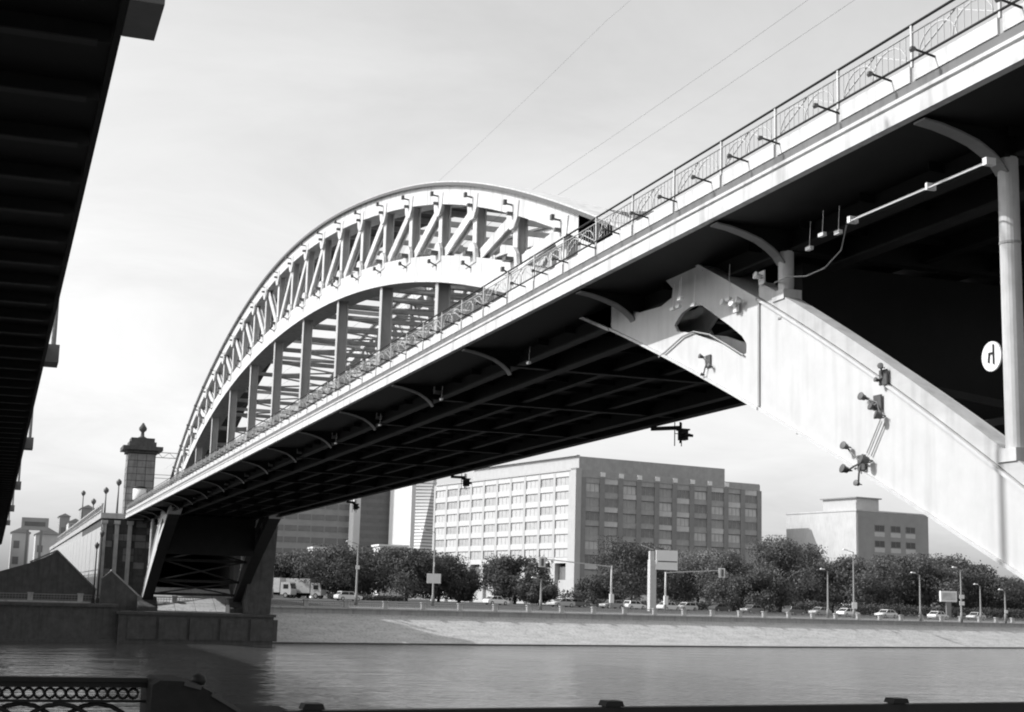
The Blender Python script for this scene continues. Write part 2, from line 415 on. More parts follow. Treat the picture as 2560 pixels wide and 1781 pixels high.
    # solid knuckle plate with rounded openings, then the box rib down to the springing
    for sg in (-1, 1):
        def YY(y): return y if sg < 0 else 2 * YC - y
        us = [49.5 + 0.5 * i for i in range(22)]
        outl = [(YC + sg * u, zt(u)) for u in us] + [(YC + sg * u, zb(u)) for u in reversed(us)]
        hs = [[(YY(y), z) for y, z in h] for h in (hex1, hex2)]
        for xx in (x0, x1 - 0.08):
            wp = bp('web_plate', MB().prism(outl, 'x', xx, xx + 0.08, hs), RIBW if not far else STEEL2)  # second truss plates darkened: deck shade put into their colour
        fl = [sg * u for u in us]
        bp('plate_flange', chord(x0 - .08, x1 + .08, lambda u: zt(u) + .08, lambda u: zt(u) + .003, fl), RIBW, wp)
        bp('plate_flange', chord(x0 - .06, x1 + .06, lambda u: zb(u) - .003, lambda u: zb(u) - .07, fl), RIBW if (sg < 0 and not far) else STEEL2, wp)  # dark grey paints the shade on bottom faces out of the sun
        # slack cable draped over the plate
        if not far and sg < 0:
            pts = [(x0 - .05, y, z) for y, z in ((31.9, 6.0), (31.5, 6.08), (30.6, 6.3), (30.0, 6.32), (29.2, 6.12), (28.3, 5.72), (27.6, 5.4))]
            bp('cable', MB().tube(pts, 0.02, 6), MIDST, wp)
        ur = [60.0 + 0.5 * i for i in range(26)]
        RM = RIBW if not far else STEEL2  # second truss rib takes the deck's shade as a darker colour
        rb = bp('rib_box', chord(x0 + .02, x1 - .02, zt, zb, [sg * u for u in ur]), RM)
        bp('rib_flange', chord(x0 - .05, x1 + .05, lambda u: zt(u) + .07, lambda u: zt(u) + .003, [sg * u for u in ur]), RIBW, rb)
        bp('rib_flange', chord(x0 - .03, x1 + .03, lambda u: zb(u) - .003, lambda u: zb(u) - .06, [sg * u for u in ur]), RIBW if (sg < 0 and not far) else STEEL2, rb)  # shade of the bottom flange painted in as dark grey
        bp('cable_duct', chord(x0, x0 + .34, lambda u: zt(u) + .43, lambda u: zt(u) + .10, [sg * u for u in ur]), mat('duct_paint', .5, .6, .15, 3, .1, stretch=(1, .3, 1), streak=.2) if not far else STEEL2, rb)  # second truss duct darkened along with its rib's painted-in shade
        bp('gap_shadow', chord(x0 + .03, x0 + .31, lambda u: zt(u) + .10, lambda u: zt(u) + .072, [sg * u for u in ur]), BLACK, rb)  # black strip paints the shadow line below the duct
        y = YC + sg * 60.0
        bp('splice_plate', MB().box(x0 - .015, x0 + .019, y - .035, y + .035, zb(60) + .02, zt(60) - .02), MIDST, rb)
        # spandrel columns
        for yy, zlo in ((19.0, None), (26.15, None)):
            u = YC - yy; zl = zt(u) + 0.44
            cbm = MB().tube([(x0 + .17, YY(yy), zl), (x0 + .17, YY(yy), 7.4)], .165, 20)
            colo = bp('column', cbm, WHITE)
            bp('column_base', MB().box(x0 - .03, x0 + .40, YY(yy) - .24, YY(yy) + .24, zl - .16, zl + .05), WHITE, colo)
            bp('column_band', MB().tube([(x0 + .17, YY(yy), 5.95), (x0 + .17, YY(yy), 5.99)], .175, 20), MIDST, colo)
    # skewbacks under the rib ends
    for sg in (-1, 1):
        y0, y1 = YC + sg * 69.8, YC + sg * 75.5
        pl = [(YC + sg * 71.2, -1.0), (YC + sg * 72.0, -0.5), (YC + sg * 73.4, -0.5), (YC + sg * 73.4, -3), (YC + sg * 70.2, -3), (YC + sg * 70.2, -1.6)]
        bp('skewback', MB().prism(pl, 'x', x0 - .5, x1 + .5), STONE if sg > 0 else CONC)

# lateral bracing between the two arch trusses
for k in range(-11, 12):
    y = YC + k * PAN; u = abs(y - YC)
    z = zb(u) + .25
    bp('lower_strut', MB().bar((BX1, y, z), (FX0, y, z), .20, .26), MIDST)
    if k < 11:
        y2 = y + PAN; u2 = abs(y2 - YC); z2 = zb(u2) + .25
        lb = MB().bar((BX1, y, z + .1), (FX0, y2, z2 + .1), .09, .10).bar((BX1, y2, z2 - .1), (FX0, y, z - .1), .09, .10)
        bp('lower_lateral', lb, MIDST)
        # plated upper lateral system, one plate to each panel
        zu, zu2 = zt(u) - .30, zt(u2) - .30
        pb = MB()
        XP = BX1 + 3.0
        pb.add([(BX1, y + .06, zu), (XP, y + .06, zu), (XP, y2 - .06, zu2), (BX1, y2 - .06, zu2), (BX1, y + .06, zu + .05), (XP, y + .06, zu + .05), (XP, y2 - .06, zu2 + .05), (BX1, y2 - .06, zu2 + .05)],
               [(0, 3, 2, 1), (4, 5, 6, 7), (0, 1, 5, 4), (1, 2, 6, 5), (2, 3, 7, 6), (3, 0, 4, 7)])
        bp('upper_plate', pb, mat('walkway_plate', .05, .7, .2, 1.0))
    bp('upper_strut', MB().bar((BX1, y, zt(u) - .42), (FX0, y, zt(u) - .46), .12, .26), MIDST)

# portal diaphragms and sway bracing between the legs
for sg in (-1, 1):
    def YY(y): return y if sg < 0 else 2 * YC - y
    bp('portal_diaphragm', MB().box(BX1 - .02, FX0 + .02, YY(27.0) - .15, YY(27.0) + .15, 3.7, 7.4), STEEL)
    for (ua, ub) in ((60.5, 64.5), (64.5, 68.5), (68.5, 71.0)):
        ya, yb = YC + sg * ua, YC + sg * ub
        za, zc = (zt(ua) + zb(ua)) / 2, (zt(ub) + zb(ub)) / 2
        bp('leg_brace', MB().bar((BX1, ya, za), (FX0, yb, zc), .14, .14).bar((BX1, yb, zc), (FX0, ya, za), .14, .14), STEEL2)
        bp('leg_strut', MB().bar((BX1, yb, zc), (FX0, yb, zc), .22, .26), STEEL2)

# deck: slab, girders, cross beams
D0, D1 = -14.0, 166.4
FXO = 13.3; FXI = 27.2
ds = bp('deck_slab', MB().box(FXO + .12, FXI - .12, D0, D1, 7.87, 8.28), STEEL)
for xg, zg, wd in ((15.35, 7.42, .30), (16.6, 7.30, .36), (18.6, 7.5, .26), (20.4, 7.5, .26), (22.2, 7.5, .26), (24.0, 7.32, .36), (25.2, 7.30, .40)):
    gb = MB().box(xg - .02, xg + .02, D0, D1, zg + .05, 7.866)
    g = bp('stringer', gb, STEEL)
    bp('stringer_flange', MB().box(xg - wd / 2, xg + wd / 2, D0 + .01, D1 - .01, zg, zg + .046), STEEL2 if xg < 17 else STEEL, g)  # outer two lighter: their faint light is put into the colour
BRK = [19.0, 26.15, 33.6] + [YC + k * PAN for k in range(-10, 12, 2)] + [2 * YC - q for q in (33.6, 26.15, 19.0)] + [10.0, 1.5, -7.0]
for yb_ in BRK:
    cb = MB().box(15.0, 25.5, yb_ - .02, yb_ + .02, 7.44, 7.86)
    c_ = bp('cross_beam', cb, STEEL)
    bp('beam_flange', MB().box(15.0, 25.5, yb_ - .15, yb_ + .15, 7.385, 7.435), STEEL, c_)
    # curved cantilever bracket out to the fascia
    cur = [(15.06, 7.15), (14.95, 7.30), (14.78, 7.44), (14.5, 7.60), (14.15, 7.71), (13.8, 7.79), (13.47, 7.83)]
    web = cur + [(13.47, 7.864), (15.06, 7.864)]
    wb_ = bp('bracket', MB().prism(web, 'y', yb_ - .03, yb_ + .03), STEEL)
    fb = MB()
    for (xa, za), (xb, zb_) in zip(cur, cur[1:]):
        fb.bar((xa, yb_, za - .02), (xb, yb_, zb_ - .02), .30, .035, (0, 0, 1))
    bp('bracket_flange', fb, mat('bracket_flange_paint', 0.24, 0.6, 0.1, 2), wb_)
# secondary ribs under the slab (short transverse stiffeners)
for i in range(81):
    y = D0 + 2.1 + i * 2.1875
    bp('slab_rib', MB().box(15.0, 25.5, y - .012, y + .012, 7.70, 7.866), STEEL)

def edge(sgn):
    """fascia and railing on one side; sgn -1: towards the camera"""
    xo = FXO if sgn < 0 else FXI
    def X(d): return xo + d if sgn < 0 else xo - d      # d: metres inwards
    def bx(d0, d1, y0, y1, z0, z1):
        xa, xb = sorted((X(d0), X(d1))); return (xa, xb, y0, y1, z0, z1)
    fa = bp('fascia_beam', MB().box(*bx(0, .16, D0, D1, 7.86, 8.148)), WHITE)
    bp('fascia_groove', MB().box(*bx(.10, .16, D0, D1, 8.15, 8.212)), BLACK, fa)
    bp('ledge', MB().box(*bx(.01, .30, D0, D1, 8.214, 8.275)), WHITE, fa)
    bp('recess_strip', MB().box(*bx(.07, .30, D0, D1, 8.277, 8.46)), GREYP, fa)
    # white toe panels, one for each railing bay
    nb = int((D1 - D0) / 2.2)
    tp = MB().box(0, .05, .06, 2.14, 0, .27).mesh('toe_panel', WHITE)
    for i in range(nb):
        obj('toe_panel', tp, fa, loc=(X(.05) if sgn < 0 else X(.10), D0 + i * 2.2, 8.463))
    ra = bp('railing', MB().tube([(X(.06), D0, 9.42), (X(.06), D1, 9.42)], .024, 8), BLACK)
    bp('lower_rail', MB().box(*bx(.03, .07, D0, D1, 8.80, 8.824)), BLACK, ra)
    bp('middle_rail', MB().box(*bx(.045, .07, D0, D1, 9.27, 9.29)), MIDST, ra)
    po = MB().box(-.02, .02, -.022, .022, 0, .72).mesh('railing_post', WHITE)
    inf = MB()
    for k in range(1, 13):
        y = k * 2.2 / 13; inf.bar((0, y, .36), (0, y, .80), .010, .012)
    for i in range(8):
        t0, t1 = i / 8 * math.pi, (i + 1) / 8 * math.pi
        for cx in (.66, 1.54):
            inf.bar((0.012, cx - .5 * math.cos(t0), .36 + .40 * math.sin(t0)), (0.012, cx - .5 * math.cos(t1), .36 + .40 * math.sin(t1)), .018, .018)
    inf.bar((0.02, .06, .36), (0.02, 1.1, .80), .02, .02).bar((0.02, 2.14, .36), (0.02, 1.1, .80), .02, .02)
    im = inf.mesh('railing_infill', mat('pale_railing_paint', 0.5, 0.6, 0.1, 3))
    for i in range(nb):
        y = D0 + i * 2.2
        obj('railing_post', po, ra, loc=(X(.06), y, 8.70)); obj('railing_infill', im, ra, loc=(X(.06), y, 8.47))
    return fa
edge(-1); edge(1)
# floodlight outriggers reaching out from the near edge
OY = [9.0, 10.9, 12.6, 14.4, 16.3, 18.38, 19.57, 21.26, 23.23, 24.46, 26.03, 27.65, 29.13]
while OY[-1] < 160: OY.append(OY[-1] + rnd.uniform(1.45, 1.95))
ob = MB().bar((.28, 0, -.06), (-.36, 0, .05), .022, .032).mesh('outrigger', BLACK)
oh = MB().prism([(-.40, .08), (-.34, .08), (-.31, .05), (-.33, .01), (-.38, -.01), (-.41, .03)], 'y', -.03, .03).mesh('lamp_head', LAMPD)
for y in OY:
    o = obj('outrigger', ob, br, loc=tuple(Vector((FXO, y, 8.68)) - Vector(BR))); obj('lamp_head', oh, o)

# pipes, lamps and cables under the deck
bp('service_pipe', MB().tube([(14.2, 18.3, 7.0), (14.2, 22.2, 7.0)], .014, 8).tube([(14.32, 18.3, 7.08), (14.32, 22.2, 7.08)], .012, 8).box(14.17, 14.35, 22.14, 22.24, 6.97, 7.09).box(14.17, 14.35, 19.8, 19.86, 6.97, 7.09).box(14.17, 14.35, 18.25, 18.35, 6.97, 7.09), LAMPW)
for (x, y, z) in ((14.3, 23.3, 7.02), (14.4, 22.9, 6.98), (14.5, 24.1, 6.95), (14.4, 29.6, 6.98), (14.6, 30.4, 6.9), (14.55, 30.0, 6.88), (14.6, 29.3, 6.8), (14.8, 28.0, 6.7), (14.5, 40, 7.0), (14.5, 49, 7.0), (14.5, 57.8, 7.0), (14.5, 66, 7.0)):
    jb = MB().box(x - .04, x + .04, y - .09, y + .09, z - .035, z + .035).bar((x, y, z), (x + .03, y, 7.5), .008, .008)
    bp('junction_box', jb, LAMPW)
cab = [(14.98, 26.3 - .0, 6.75), (14.9, 25.6, 6.73), (14.9, 24.9, 6.60), (14.9, 24.2, 6.62), (14.9, 23.6, 6.85), (14.9, 23.4, 7.3)]
bp('cable', MB().tube(cab, .015, 6), MIDST)

# ------------------------------------------------------------------ floodlights fixed to the white rib
def floodlight(base, label, heads, dark=True, group='floodlights on the white rib'):
    rt = root('floodlight', base, label, 'floodlight', group)
    m = LAMPD if dark else LAMPW
    obj('mount_plate', MB().box(-.03, .0, -.12, .12, -.14, .14).mesh('mount_plate', m), rt)
    for (dy, dz, tilt, s) in heads:
        obj('arm', MB().tube([(-.02, 0, 0), (-.06, dy * .5, dz * .5), (-.06, dy, dz)], .018, 6).mesh('arm', m), rt)
        hb = MB().lathe([(.05, .0), (.09, .03), (.10, .12), (.13, .19), (.135, .22), (.11, .225)], 12)
        h = obj('lamp_head', hb.mesh('lamp_head', m, True), rt, loc=(-.05, dy, dz), rot=(R(tilt), R(-75), 0), scale=(s * .72, s * .72, s * .72))
        obj('yoke', MB().bar((0, -.13, .06), (0, -.13, -.05), .02, .03).bar((0, .13, .06), (0, .13, -.05), .02, .03).bar((0, -.14, -.05), (0, .14, -.05), .02, .03).mesh('yoke', m), h)
    return rt
def rb_pt(yy, f):     # point on the outer face of the near rib
    u = YC - yy; return (BX0 - .012, yy, zb(u) + (zt(u) - zb(u)) * f)
floodlight(rb_pt(22.55, .78), 'dark floodlight cluster high on the white inclined rib', [(.35, .12, 10, .8), (-.2, -.28, -20, .9), (.05, -.1, 0, .7)])
floodlight(rb_pt(23.1, .08), 'dark floodlight cluster at the lower edge of the white inclined rib', [(.42, .32, 15, .8), (-.3, 0, -15, 1.0), (.4, -.12, 0, .9), (.05, -.4, 20, .6)])
floodlight((BX0 - .05, 22.3, zt(YC - 22.3) + .16), 'small dark floodlight standing on the top edge of the inclined rib', [(0, .18, 40, .6), (.1, -.05, 0, .5)])
floodlight(rb_pt(29.3, .16), 'small dark floodlight cluster low on the knuckle plate of the rib', [(.2, .12, 0, .6), (-.2, -.15, 15, .55), (.15, -.3, -10, .45)])
floodlight((BX0 - .05, 27.9, 6.55), 'pale floodlight cluster above the rounded opening in the rib', [(.4, .12, 0, .8), (-.05, .0, 10, .9), (-.3, .05, -20, .8)], False)
floodlight((BX0 - .05, 26.75, 6.95), 'white globe-like floodlight beside the short column on the rib', [(0, 0, 0, .9)], False)
rbx = MB()
for dy in (0, -.14):
    p0 = Vector(rb_pt(22.5 + dy, .62)); p1 = Vector(rb_pt(22.95 + dy, .2)); rbx.tube([p0, p0.lerp(p1, .5), p1], .012, 6)
bp('conduit', rbx, MIDST)
# round white board beside the tall column
rd = root('round_signal_board', (15.25, 19.62, 4.2), 'round white board with black hook mark beside the tall white column', 'sign')
obj('disc', MB().prism([(.25 * math.cos(t * math.pi / 14), .25 * math.sin(t * math.pi / 14)) for t in range(28)], 'x', -.03, .0).mesh('disc', SIGNW), rd)
hk = MB().bar((-.04, .06, -.10), (-.04, .04, .04), .02, .025).bar((-.04, .05, .05), (-.04, -.07, .05), .02, .025).bar((-.04, -.07, .19), (-.04, -.07, -.14), .02, .025)
obj('mark', hk.mesh('mark', BLACK), rd)
obj('bracket', MB().bar((.0, 0, .0), (.02, -.5, 0), .03, .03).mesh('bracket', POLE), rd)

# navigation lights hanging from the far edge of the deck
for i, (y, lab) in enumerate(((53.3, 'navigation light hanging under the deck edge, nearest of three'), (81.6, 'navigation light hanging under the deck edge, middle of three'), (109.0, 'navigation light hanging under the deck edge, farthest of three'))):
    nl = root('navigation_light', (25.4, y, 7.3), lab, 'lamp', 'navigation lights under the deck')
    obj('arm', MB().bar((0, 1.5, -.05), (0, -1.2, -.28), .10, .16).bar((0, -1.2, -.05), (0, -1.2, -.9), .06, .06).mesh('arm', BLACK), nl)
    obj('lantern', MB().box(-.15, .15, -1.62, -1.28, -.80, -.42).box(-.2, .2, -1.68, -1.22, -.42, -.36).mesh('lantern', BLACK), nl)
    obj('visor', MB().bar((0, -1.7, -.6), (0, -2.05, -.68), .3, .1).mesh('visor', BLACK), nl)
    obj('ladder', MB().bar((-.15, -1.0, -.05), (-.15, -1.0, -1.0), .03, .03).bar((.15, -1.0, -.05), (.15, -1.0, -1.0), .03, .03).bar((-.15, -1, -.5), (.15, -1, -.5), .03, .03).mesh('ladder', BLACK), nl)

# ------------------------------------------------------------------ road bridge overhead on the left
LB = (1.25, 5.0, 9.0)
lb_ = root('road_bridge', (1.25, 5, -1.65), 'dark road bridge deck with cross beams passing overhead at the left', 'bridge')
LBo = Vector((1.25, 5, -1.65))
def lp(name, mb, m, parent=None):
    me = mb.mesh(name, m); return obj(name, me, lb_, loc=tuple(-LBo)) if parent is None else obj(name, me, parent)
L0, L1, LZ, LX = -40.0, 330.0, 9.0, 1.25
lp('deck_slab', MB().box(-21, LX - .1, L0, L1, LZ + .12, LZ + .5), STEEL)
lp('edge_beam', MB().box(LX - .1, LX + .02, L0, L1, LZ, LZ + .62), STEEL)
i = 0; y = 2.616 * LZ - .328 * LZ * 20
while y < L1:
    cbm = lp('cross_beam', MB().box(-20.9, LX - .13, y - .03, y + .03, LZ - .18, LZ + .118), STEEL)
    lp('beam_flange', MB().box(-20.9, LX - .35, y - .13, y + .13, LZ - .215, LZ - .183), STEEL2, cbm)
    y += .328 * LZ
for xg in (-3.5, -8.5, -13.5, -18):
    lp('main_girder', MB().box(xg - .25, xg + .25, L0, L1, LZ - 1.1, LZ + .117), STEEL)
lp('parapet_rail', MB().box(LX - .25, LX - .18, L0, L1, LZ + .95, LZ + 1.05).box(LX - .25, LX - .18, L0, L1, LZ + 1.45, LZ + 1.52), POLE)
for yc in (-15.6, 22.8, 61.4, 100.5, 143, 185, 227):
    cn = lp('lamp_console', MB().box(LX + .024, LX + .55, yc - .8, yc + .8, LZ + .0, LZ + .72), mat('console_concrete', .16, .8, .15, 2))
    lp('lamp_pole', MB().tube([(LX + .32, yc, LZ + .7), (LX + .32, yc, LZ + 5), (LX + .32, yc, LZ + 9)], [.10, .08, .05], 8), POLE, cn)
    lp('lamp_arm', MB().bar((LX + .32, yc, LZ + 9), (LX - 1.6, yc, LZ + 9.4), .06, .06).box(LX - 2.2, LX - 1.5, yc - .15, yc + .15, LZ + 9.32, LZ + 9.46), POLE, cn)
for yp in (-20, 172, 260):
    lp('pier', MB().prism([(-18, -6), (-2, -6), (-2, 6.5), (-.8, LZ - 1.1), (-19.2, LZ - 1.1), (-18, 6.5)], 'y', yp - 1.5, yp + 1.5), CONC)

# ------------------------------------------------------------------ far abutment, pylons, viaduct
AY = 166.8
fp = root('bridge_pier', (20, 156, WZ), 'dark concrete pier base standing in the water under the far end of the arch', 'pier')
FPo = (20, 156, WZ)
wpart('block', MB().box(12.3, 28.0, 153.2, 163.5, WZ - 1, -2.35).mesh('block', STONE), fp, FPo)
wpart('cap', MB().box(12.1, 28.2, 153.0, 163.6, -2.346, -2.05).mesh('cap', STONE), fp, FPo)
wpart('shaft', MB().prism([(25.4, -2.04), (27.75, -2.04), (28.1, 7.2), (24.6, 7.2), (25.0, 4.0)], 'y', 154.2, 163.4).mesh('shaft', STONE), fp, FPo)
for k in range(5):
    x = 13.2 + k * 3.1
    wpart('panel', MB().box(x, x + 2.8, 153.05, 153.21, WZ + .4, -2.6).mesh('panel', STONE), fp, FPo)

ab = root('stone_abutment', (20, AY, -1.3), 'stone abutment with banded masonry and a dark vaulted passage under the far deck', 'abutment')
ABo = (20, AY, -1.3)
def ap(name, mb, m, parent=None):
    me = mb.mesh(name, m); return obj(name, me, ab, loc=tuple(-Vector(ABo))) if parent is None else obj(name, me, parent)
for (x0, x1) in ((10.9, 17.0), (25.2, 28.6)):
    w_ = ap('wall', MB().box(x0, x1, AY, 205, -2.2, 7.8), STONE)
    for k in range(12):          # rusticated stone courses
        z0 = -1.4 + k * .76
        nb_ = int((x1 - x0) / 1.05)
        for j in range(nb_):
            xa = x0 + .04 + j * (x1 - x0 - .08) / nb_; xb = xa + (x1 - x0 - .08) / nb_ - .06
            pr = rnd.uniform(.05, .12)
            ap('stone_block', MB().box(xa, xb, AY - pr, AY - .003, z0, z0 + .68), STONE if rnd.random() < .7 else mat('grey_granite', .2, .85, .25, 1.6, .4), w_)
for x in (11.15, 12.5, 13.9, 16.7):
    ap('pilaster', MB().box(x - .22, x + .22, AY - .45, AY - .13, -1.3, 7.2).box(x - .34, x + .34, AY - .55, AY - .13, 7.2, 7.6).box(x - .34, x + .34, AY - .55, AY - .13, -1.6, -1.1), STONEL)
ap('passage_roof', MB().box(17.0, 25.2, AY, 205, 6.6, 7.8), STONE)
ap('passage_back', MB().box(17.0, 25.2, 203, 205, -1.4, 6.6), STONE)
ap('viaduct_deck', MB().box(10.7, 29.0, AY - .3, 320, 7.81, 8.4), STONEL)
ap('viaduct_wall', MB().box(10.9, 28.6, 205.02, 320, -1.2, 7.8), STONEL)
# lit plaster side wall of the viaduct, in panels
for k in range(14):
    y0 = AY + .2 + k * 8
    ap('side_panel', MB().box(10.82, 10.896, y0, y0 + 7.7, -1.1, 6.9), FRMW)
vb = MB(); 
for k in range(40):
    y = AY + 1 + k * 3; vb.box(10.75, 10.95, y - .08, y + .08, 8.4, 9.5)
ap('parapet_posts', vb, STONEL)
ap('parapet_rail', MB().box(10.78, 10.92, AY, 284, 9.3, 9.46).box(10.8, 10.9, AY, 284, 8.7, 8.8), STONEL)
# paved bank between the legs, caught by the sun
for i_ in range(4):
    for j_ in range(3):
        x = 16.6 + i_ * 2.15; o0 = 160.3 + j_ * 2.0
        z0 = -1.98 + j_ * .82
        bb = MB(); t = [(x, o0, z0), (x + 2.1, o0, z0), (x + 2.1, o0 + 1.96, z0 + .80), (x, o0 + 1.96, z0 + .80)]
        bb.add(t + [(q[0], q[1], q[2] - .15) for q in t], [(0, 1, 2, 3), (0, 4, 5, 1), (1, 5, 6, 2), (2, 6, 7, 3), (3, 7, 4, 0)])
        ap('paving_slab', bb, SLOPE)

def pylon(xc, label):
    t = root('stone_pylon', (xc, 170.0, 8.4), label, 'tower', 'stone pylons at the far end')
    w = 1.5
    sh = obj('shaft', MB().box(-w, w, -w, w, 0, 7.0).mesh('shaft', STONE), t)
    for k in range(9):
        z = .1 + k * .76
        for j in range(3):
            for (fx, fy) in ((0, -1), (-1, 0)):
                a0 = -w + .05 + j * (2 * w - .1) / 3; a1 = a0 + (2 * w - .1) / 3 - .05
                pr = rnd.uniform(.04, .1)
                if fx == 0: q = MB().box(a0, a1, -w - pr, -w - .002, z, z + .7)
                else: q = MB().box(-w - pr, -w - .002, a0, a1, z, z + .7)
                obj('stone_block', q.mesh('stone_block', mat('pylon_stone', .24, .85, .25, 1.4, .3, streak=.3)), sh)
    co_ = obj('cornice', MB().box(-1.75, 1.75, -1.75, 1.75, 7.002, 7.3).box(-2.2, 2.2, -2.2, 2.2, 7.304, 7.75).mesh('cornice', STONE), t)
    obj('cap', MB().box(-1.5, 1.5, -1.5, 1.5, 7.752, 8.3).box(-1.3, 1.3, -1.3, 1.3, 8.3, 8.75).mesh('cap', STONE), t)
    obj('finial', MB().lathe([(.45, 8.75), (.5, 8.9), (.22, 9.05), (.18, 9.5), (.42, 9.75), (.45, 10.0), (.25, 10.3), (.08, 10.6)], 12).mesh('finial', STONE, True), t)
    return t
pylon(14.85, 'dark stone pylon with heavy cornice and finial at the left end of the deck')
pylon(27.2, 'dark stone pylon mostly hidden behind the far end of the deck')
dr = root('white_drum', (14.75, 167.7, 8.42), 'white drum-shaped cabinet with black lid at the foot of the stone pylon', 'cabinet')
obj('body', MB().lathe([(.62, 1.55), (.72, 1.7), (.72, 2.9)], 18).mesh('body', SIGNW, True), dr)
obj('lid', MB().lathe([(.76, 2.905), (.76, 3.05), (.5, 3.15)], 18).mesh('lid', BLACK, True), dr)
obj('pedestal', MB().lathe([(.4, 0), (.4, 1.548)], 12).mesh('pedestal', STONE, True), dr)
# catenary portal over the tracks by the pylon
cp = root('catenary_portal', (16, 173, 8.4), 'light lattice gantry carrying wires beside the stone pylon', 'gantry')
gb = MB()
for z in (7.0, 7.6): gb.bar((.2, 0, z), (10, 0, z), .08, .08)
for k in range(14): gb.bar((.2 + k * .7, 0, 7.0 + .6 * (k % 2)), (.9 + k * .7, 0, 7.6 - .6 * (k % 2)), .05, .05)
for z in (4.6, 5.0): gb.bar((.2, 0, z), (10, 0, z), .06, .06)
obj('lattice_beam', gb.mesh('lattice_beam', MIDST), cp)
for x in (.2, 10): obj('mast', MB().bar((x, 0, 0), (x, 0, 8.0), .2, .2).mesh('mast', MIDST), cp)

# stair wing wall and terrace at the left foot of the viaduct
sw = root('stair_wing_wall', (6, 162, -1.4), 'dark gabled stair wall at the left foot of the stone viaduct', 'wall')
SWo = (6, 162, -1.4)
wpart('gable', MB().prism([(-4, -1.6), (10.4, -1.6), (10.4, -.1), (6.2, 3.9), (5.0, 3.2), (3.6, 2.6), (-4, .1)], 'y', 161.4, 163.8).mesh('gable', STONE), sw, SWo)
wpart('coping', MB().bar((10.5, 162.3, -.02), (6.2, 162.3, 3.98), 2.0, .16).bar((6.2, 162.3, 3.98), (3.6, 162.3, 2.7), 2.0, .16).mesh('coping', mat('grey_granite', .2)), sw, SWo)
sw2 = root('wing_wall', (12, 159, -2), 'dark sloped wing wall left of the far arch leg', 'wall')
wpart('slab', MB().prism([(10.8, -2.2), (15.2, -2.2), (15.0, -.9), (11.7, 2.0), (10.8, 1.2)], 'y', 159.2, 160.8).mesh('slab', STONE), sw2, (12, 159, -2))
wpart('coping', MB().bar((15.1, 160, -.85), (11.7, 160, 2.08), 1.5, .14).mesh('coping', STONEL), sw2, (12, 159, -2))

# wires above the tracks
for i, (x, z, lab) in enumerate(((17.6, 13.85, 'lowest thin overhead wire running along the bridge'), (17.9, 14.9, 'second thin overhead wire above the bridge railing'), (21.0, 22.3, 'highest thin overhead wire crossing the pale sky'))):
    pts = [(x, 2 + k * 8.0, z + .35 * (2 * ((k % 6) / 6) - 1) ** 2) for k in range(22)]
    tag(obj('overhead_wire', MB().tube(pts, .007, 5).mesh('overhead_wire', WIRE)), lab, 'wire', 'overhead wires')

# ------------------------------------------------------------------ buildings
def place_face_windows(parent, n, floors, pitch, u0, zs, zh, face, pane_mats, frame_m, wfrac=.8, sub=True, proud=0.0):
    """window = frame ring with two mullions; its pane a sub-part, set back. face 'L' lies in x=0 looking -x, 'F' in y=0 looking -y"""
    w = pitch * wfrac
    fb = MB(); t = .12
    def bx(m, a0, a1, d0, d1, z0, z1):
        if face == 'L': m.box(d0, d1, a0, a1, z0, z1)
        else: m.box(a0, a1, d0, d1, z0, z1)
    for (a0, a1, z0, z1) in ((0, w, 0, t), (0, w, zh - t, zh), (0, t, t, zh - t), (w - t, w, t, zh - t), (w * .34 - .05, w * .34 + .05, t, zh - t), (w * .67 - .05, w * .67 + .05, t, zh - t)):
        bx(fb, a0, a1, -.02, .25, z0, z1)
    fm = fb.mesh('window', frame_m)
    pms = []
    for pmat in pane_mats:
        q = MB(); bx(q, t, w - t, .05, .2, t, zh - t); pms.append(q.mesh('pane', pmat))
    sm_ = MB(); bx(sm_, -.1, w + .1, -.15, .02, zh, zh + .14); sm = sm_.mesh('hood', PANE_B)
    for z in zs:
        for i in range(n):
            u = u0 + i * pitch + (pitch - w) / 2
            loc = (-proud, u, z) if face == 'L' else (u, -proud, z)
            wi = obj('window', fm, parent, loc=loc)
            obj('pane', rnd.choice(pms), wi)
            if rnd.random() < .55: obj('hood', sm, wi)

ob_ = root('office_block', (136.9, 340, -.5), 'large office block with bright windowed left side and shaded grey right side', 'building', rz=R(10.7))
BW_, BD_, BH = 60.0, 78.5, 34.2
obj('core', MB().box(.35, BW_ - .3, .35, BD_ - .3, 10.4, BH - .6).mesh('core', PIERG), ob_)
zs = [11.9 + 3.63 * k for k in range(6)]
# left (sunlit) face: piers, spandrel panels, windows
pitch = 7.5; n_l = 10; off = 2.6
for k in range(n_l + 1):
    u = off + k * pitch
    obj('pier', MB().box(-.28, .34, u - .55, u + .55, 0, BH - .4).mesh('pier', FRMW), ob_)
obj('corner_pier', MB().box(-.5, 1.2, -.5, off - .56, -.6, BH).mesh('corner_pier', FRMW), ob_)
spl = MB().box(-.22, .34, .57, pitch - .57, 0, 1.40).mesh('spandrel', SPAN)
for k in range(n_l):
    for z in [10.4] + [q + 2.22 for q in zs]:
        obj('spandrel', spl, ob_, loc=(0, off + k * pitch, z))
place_face_windows(ob_, n_l, 6, pitch, off, zs, 2.2, 'L', [PANE_L, FARL, FARL, PANE_L, PANE_L, FARL, PANE_M], FRMW, .84, proud=-.02)
obj('parapet', MB().box(-.5, .3, -.4, BD_ - 2, zs[-1] + 3.65, BH).mesh('parapet', FRMW), ob_)
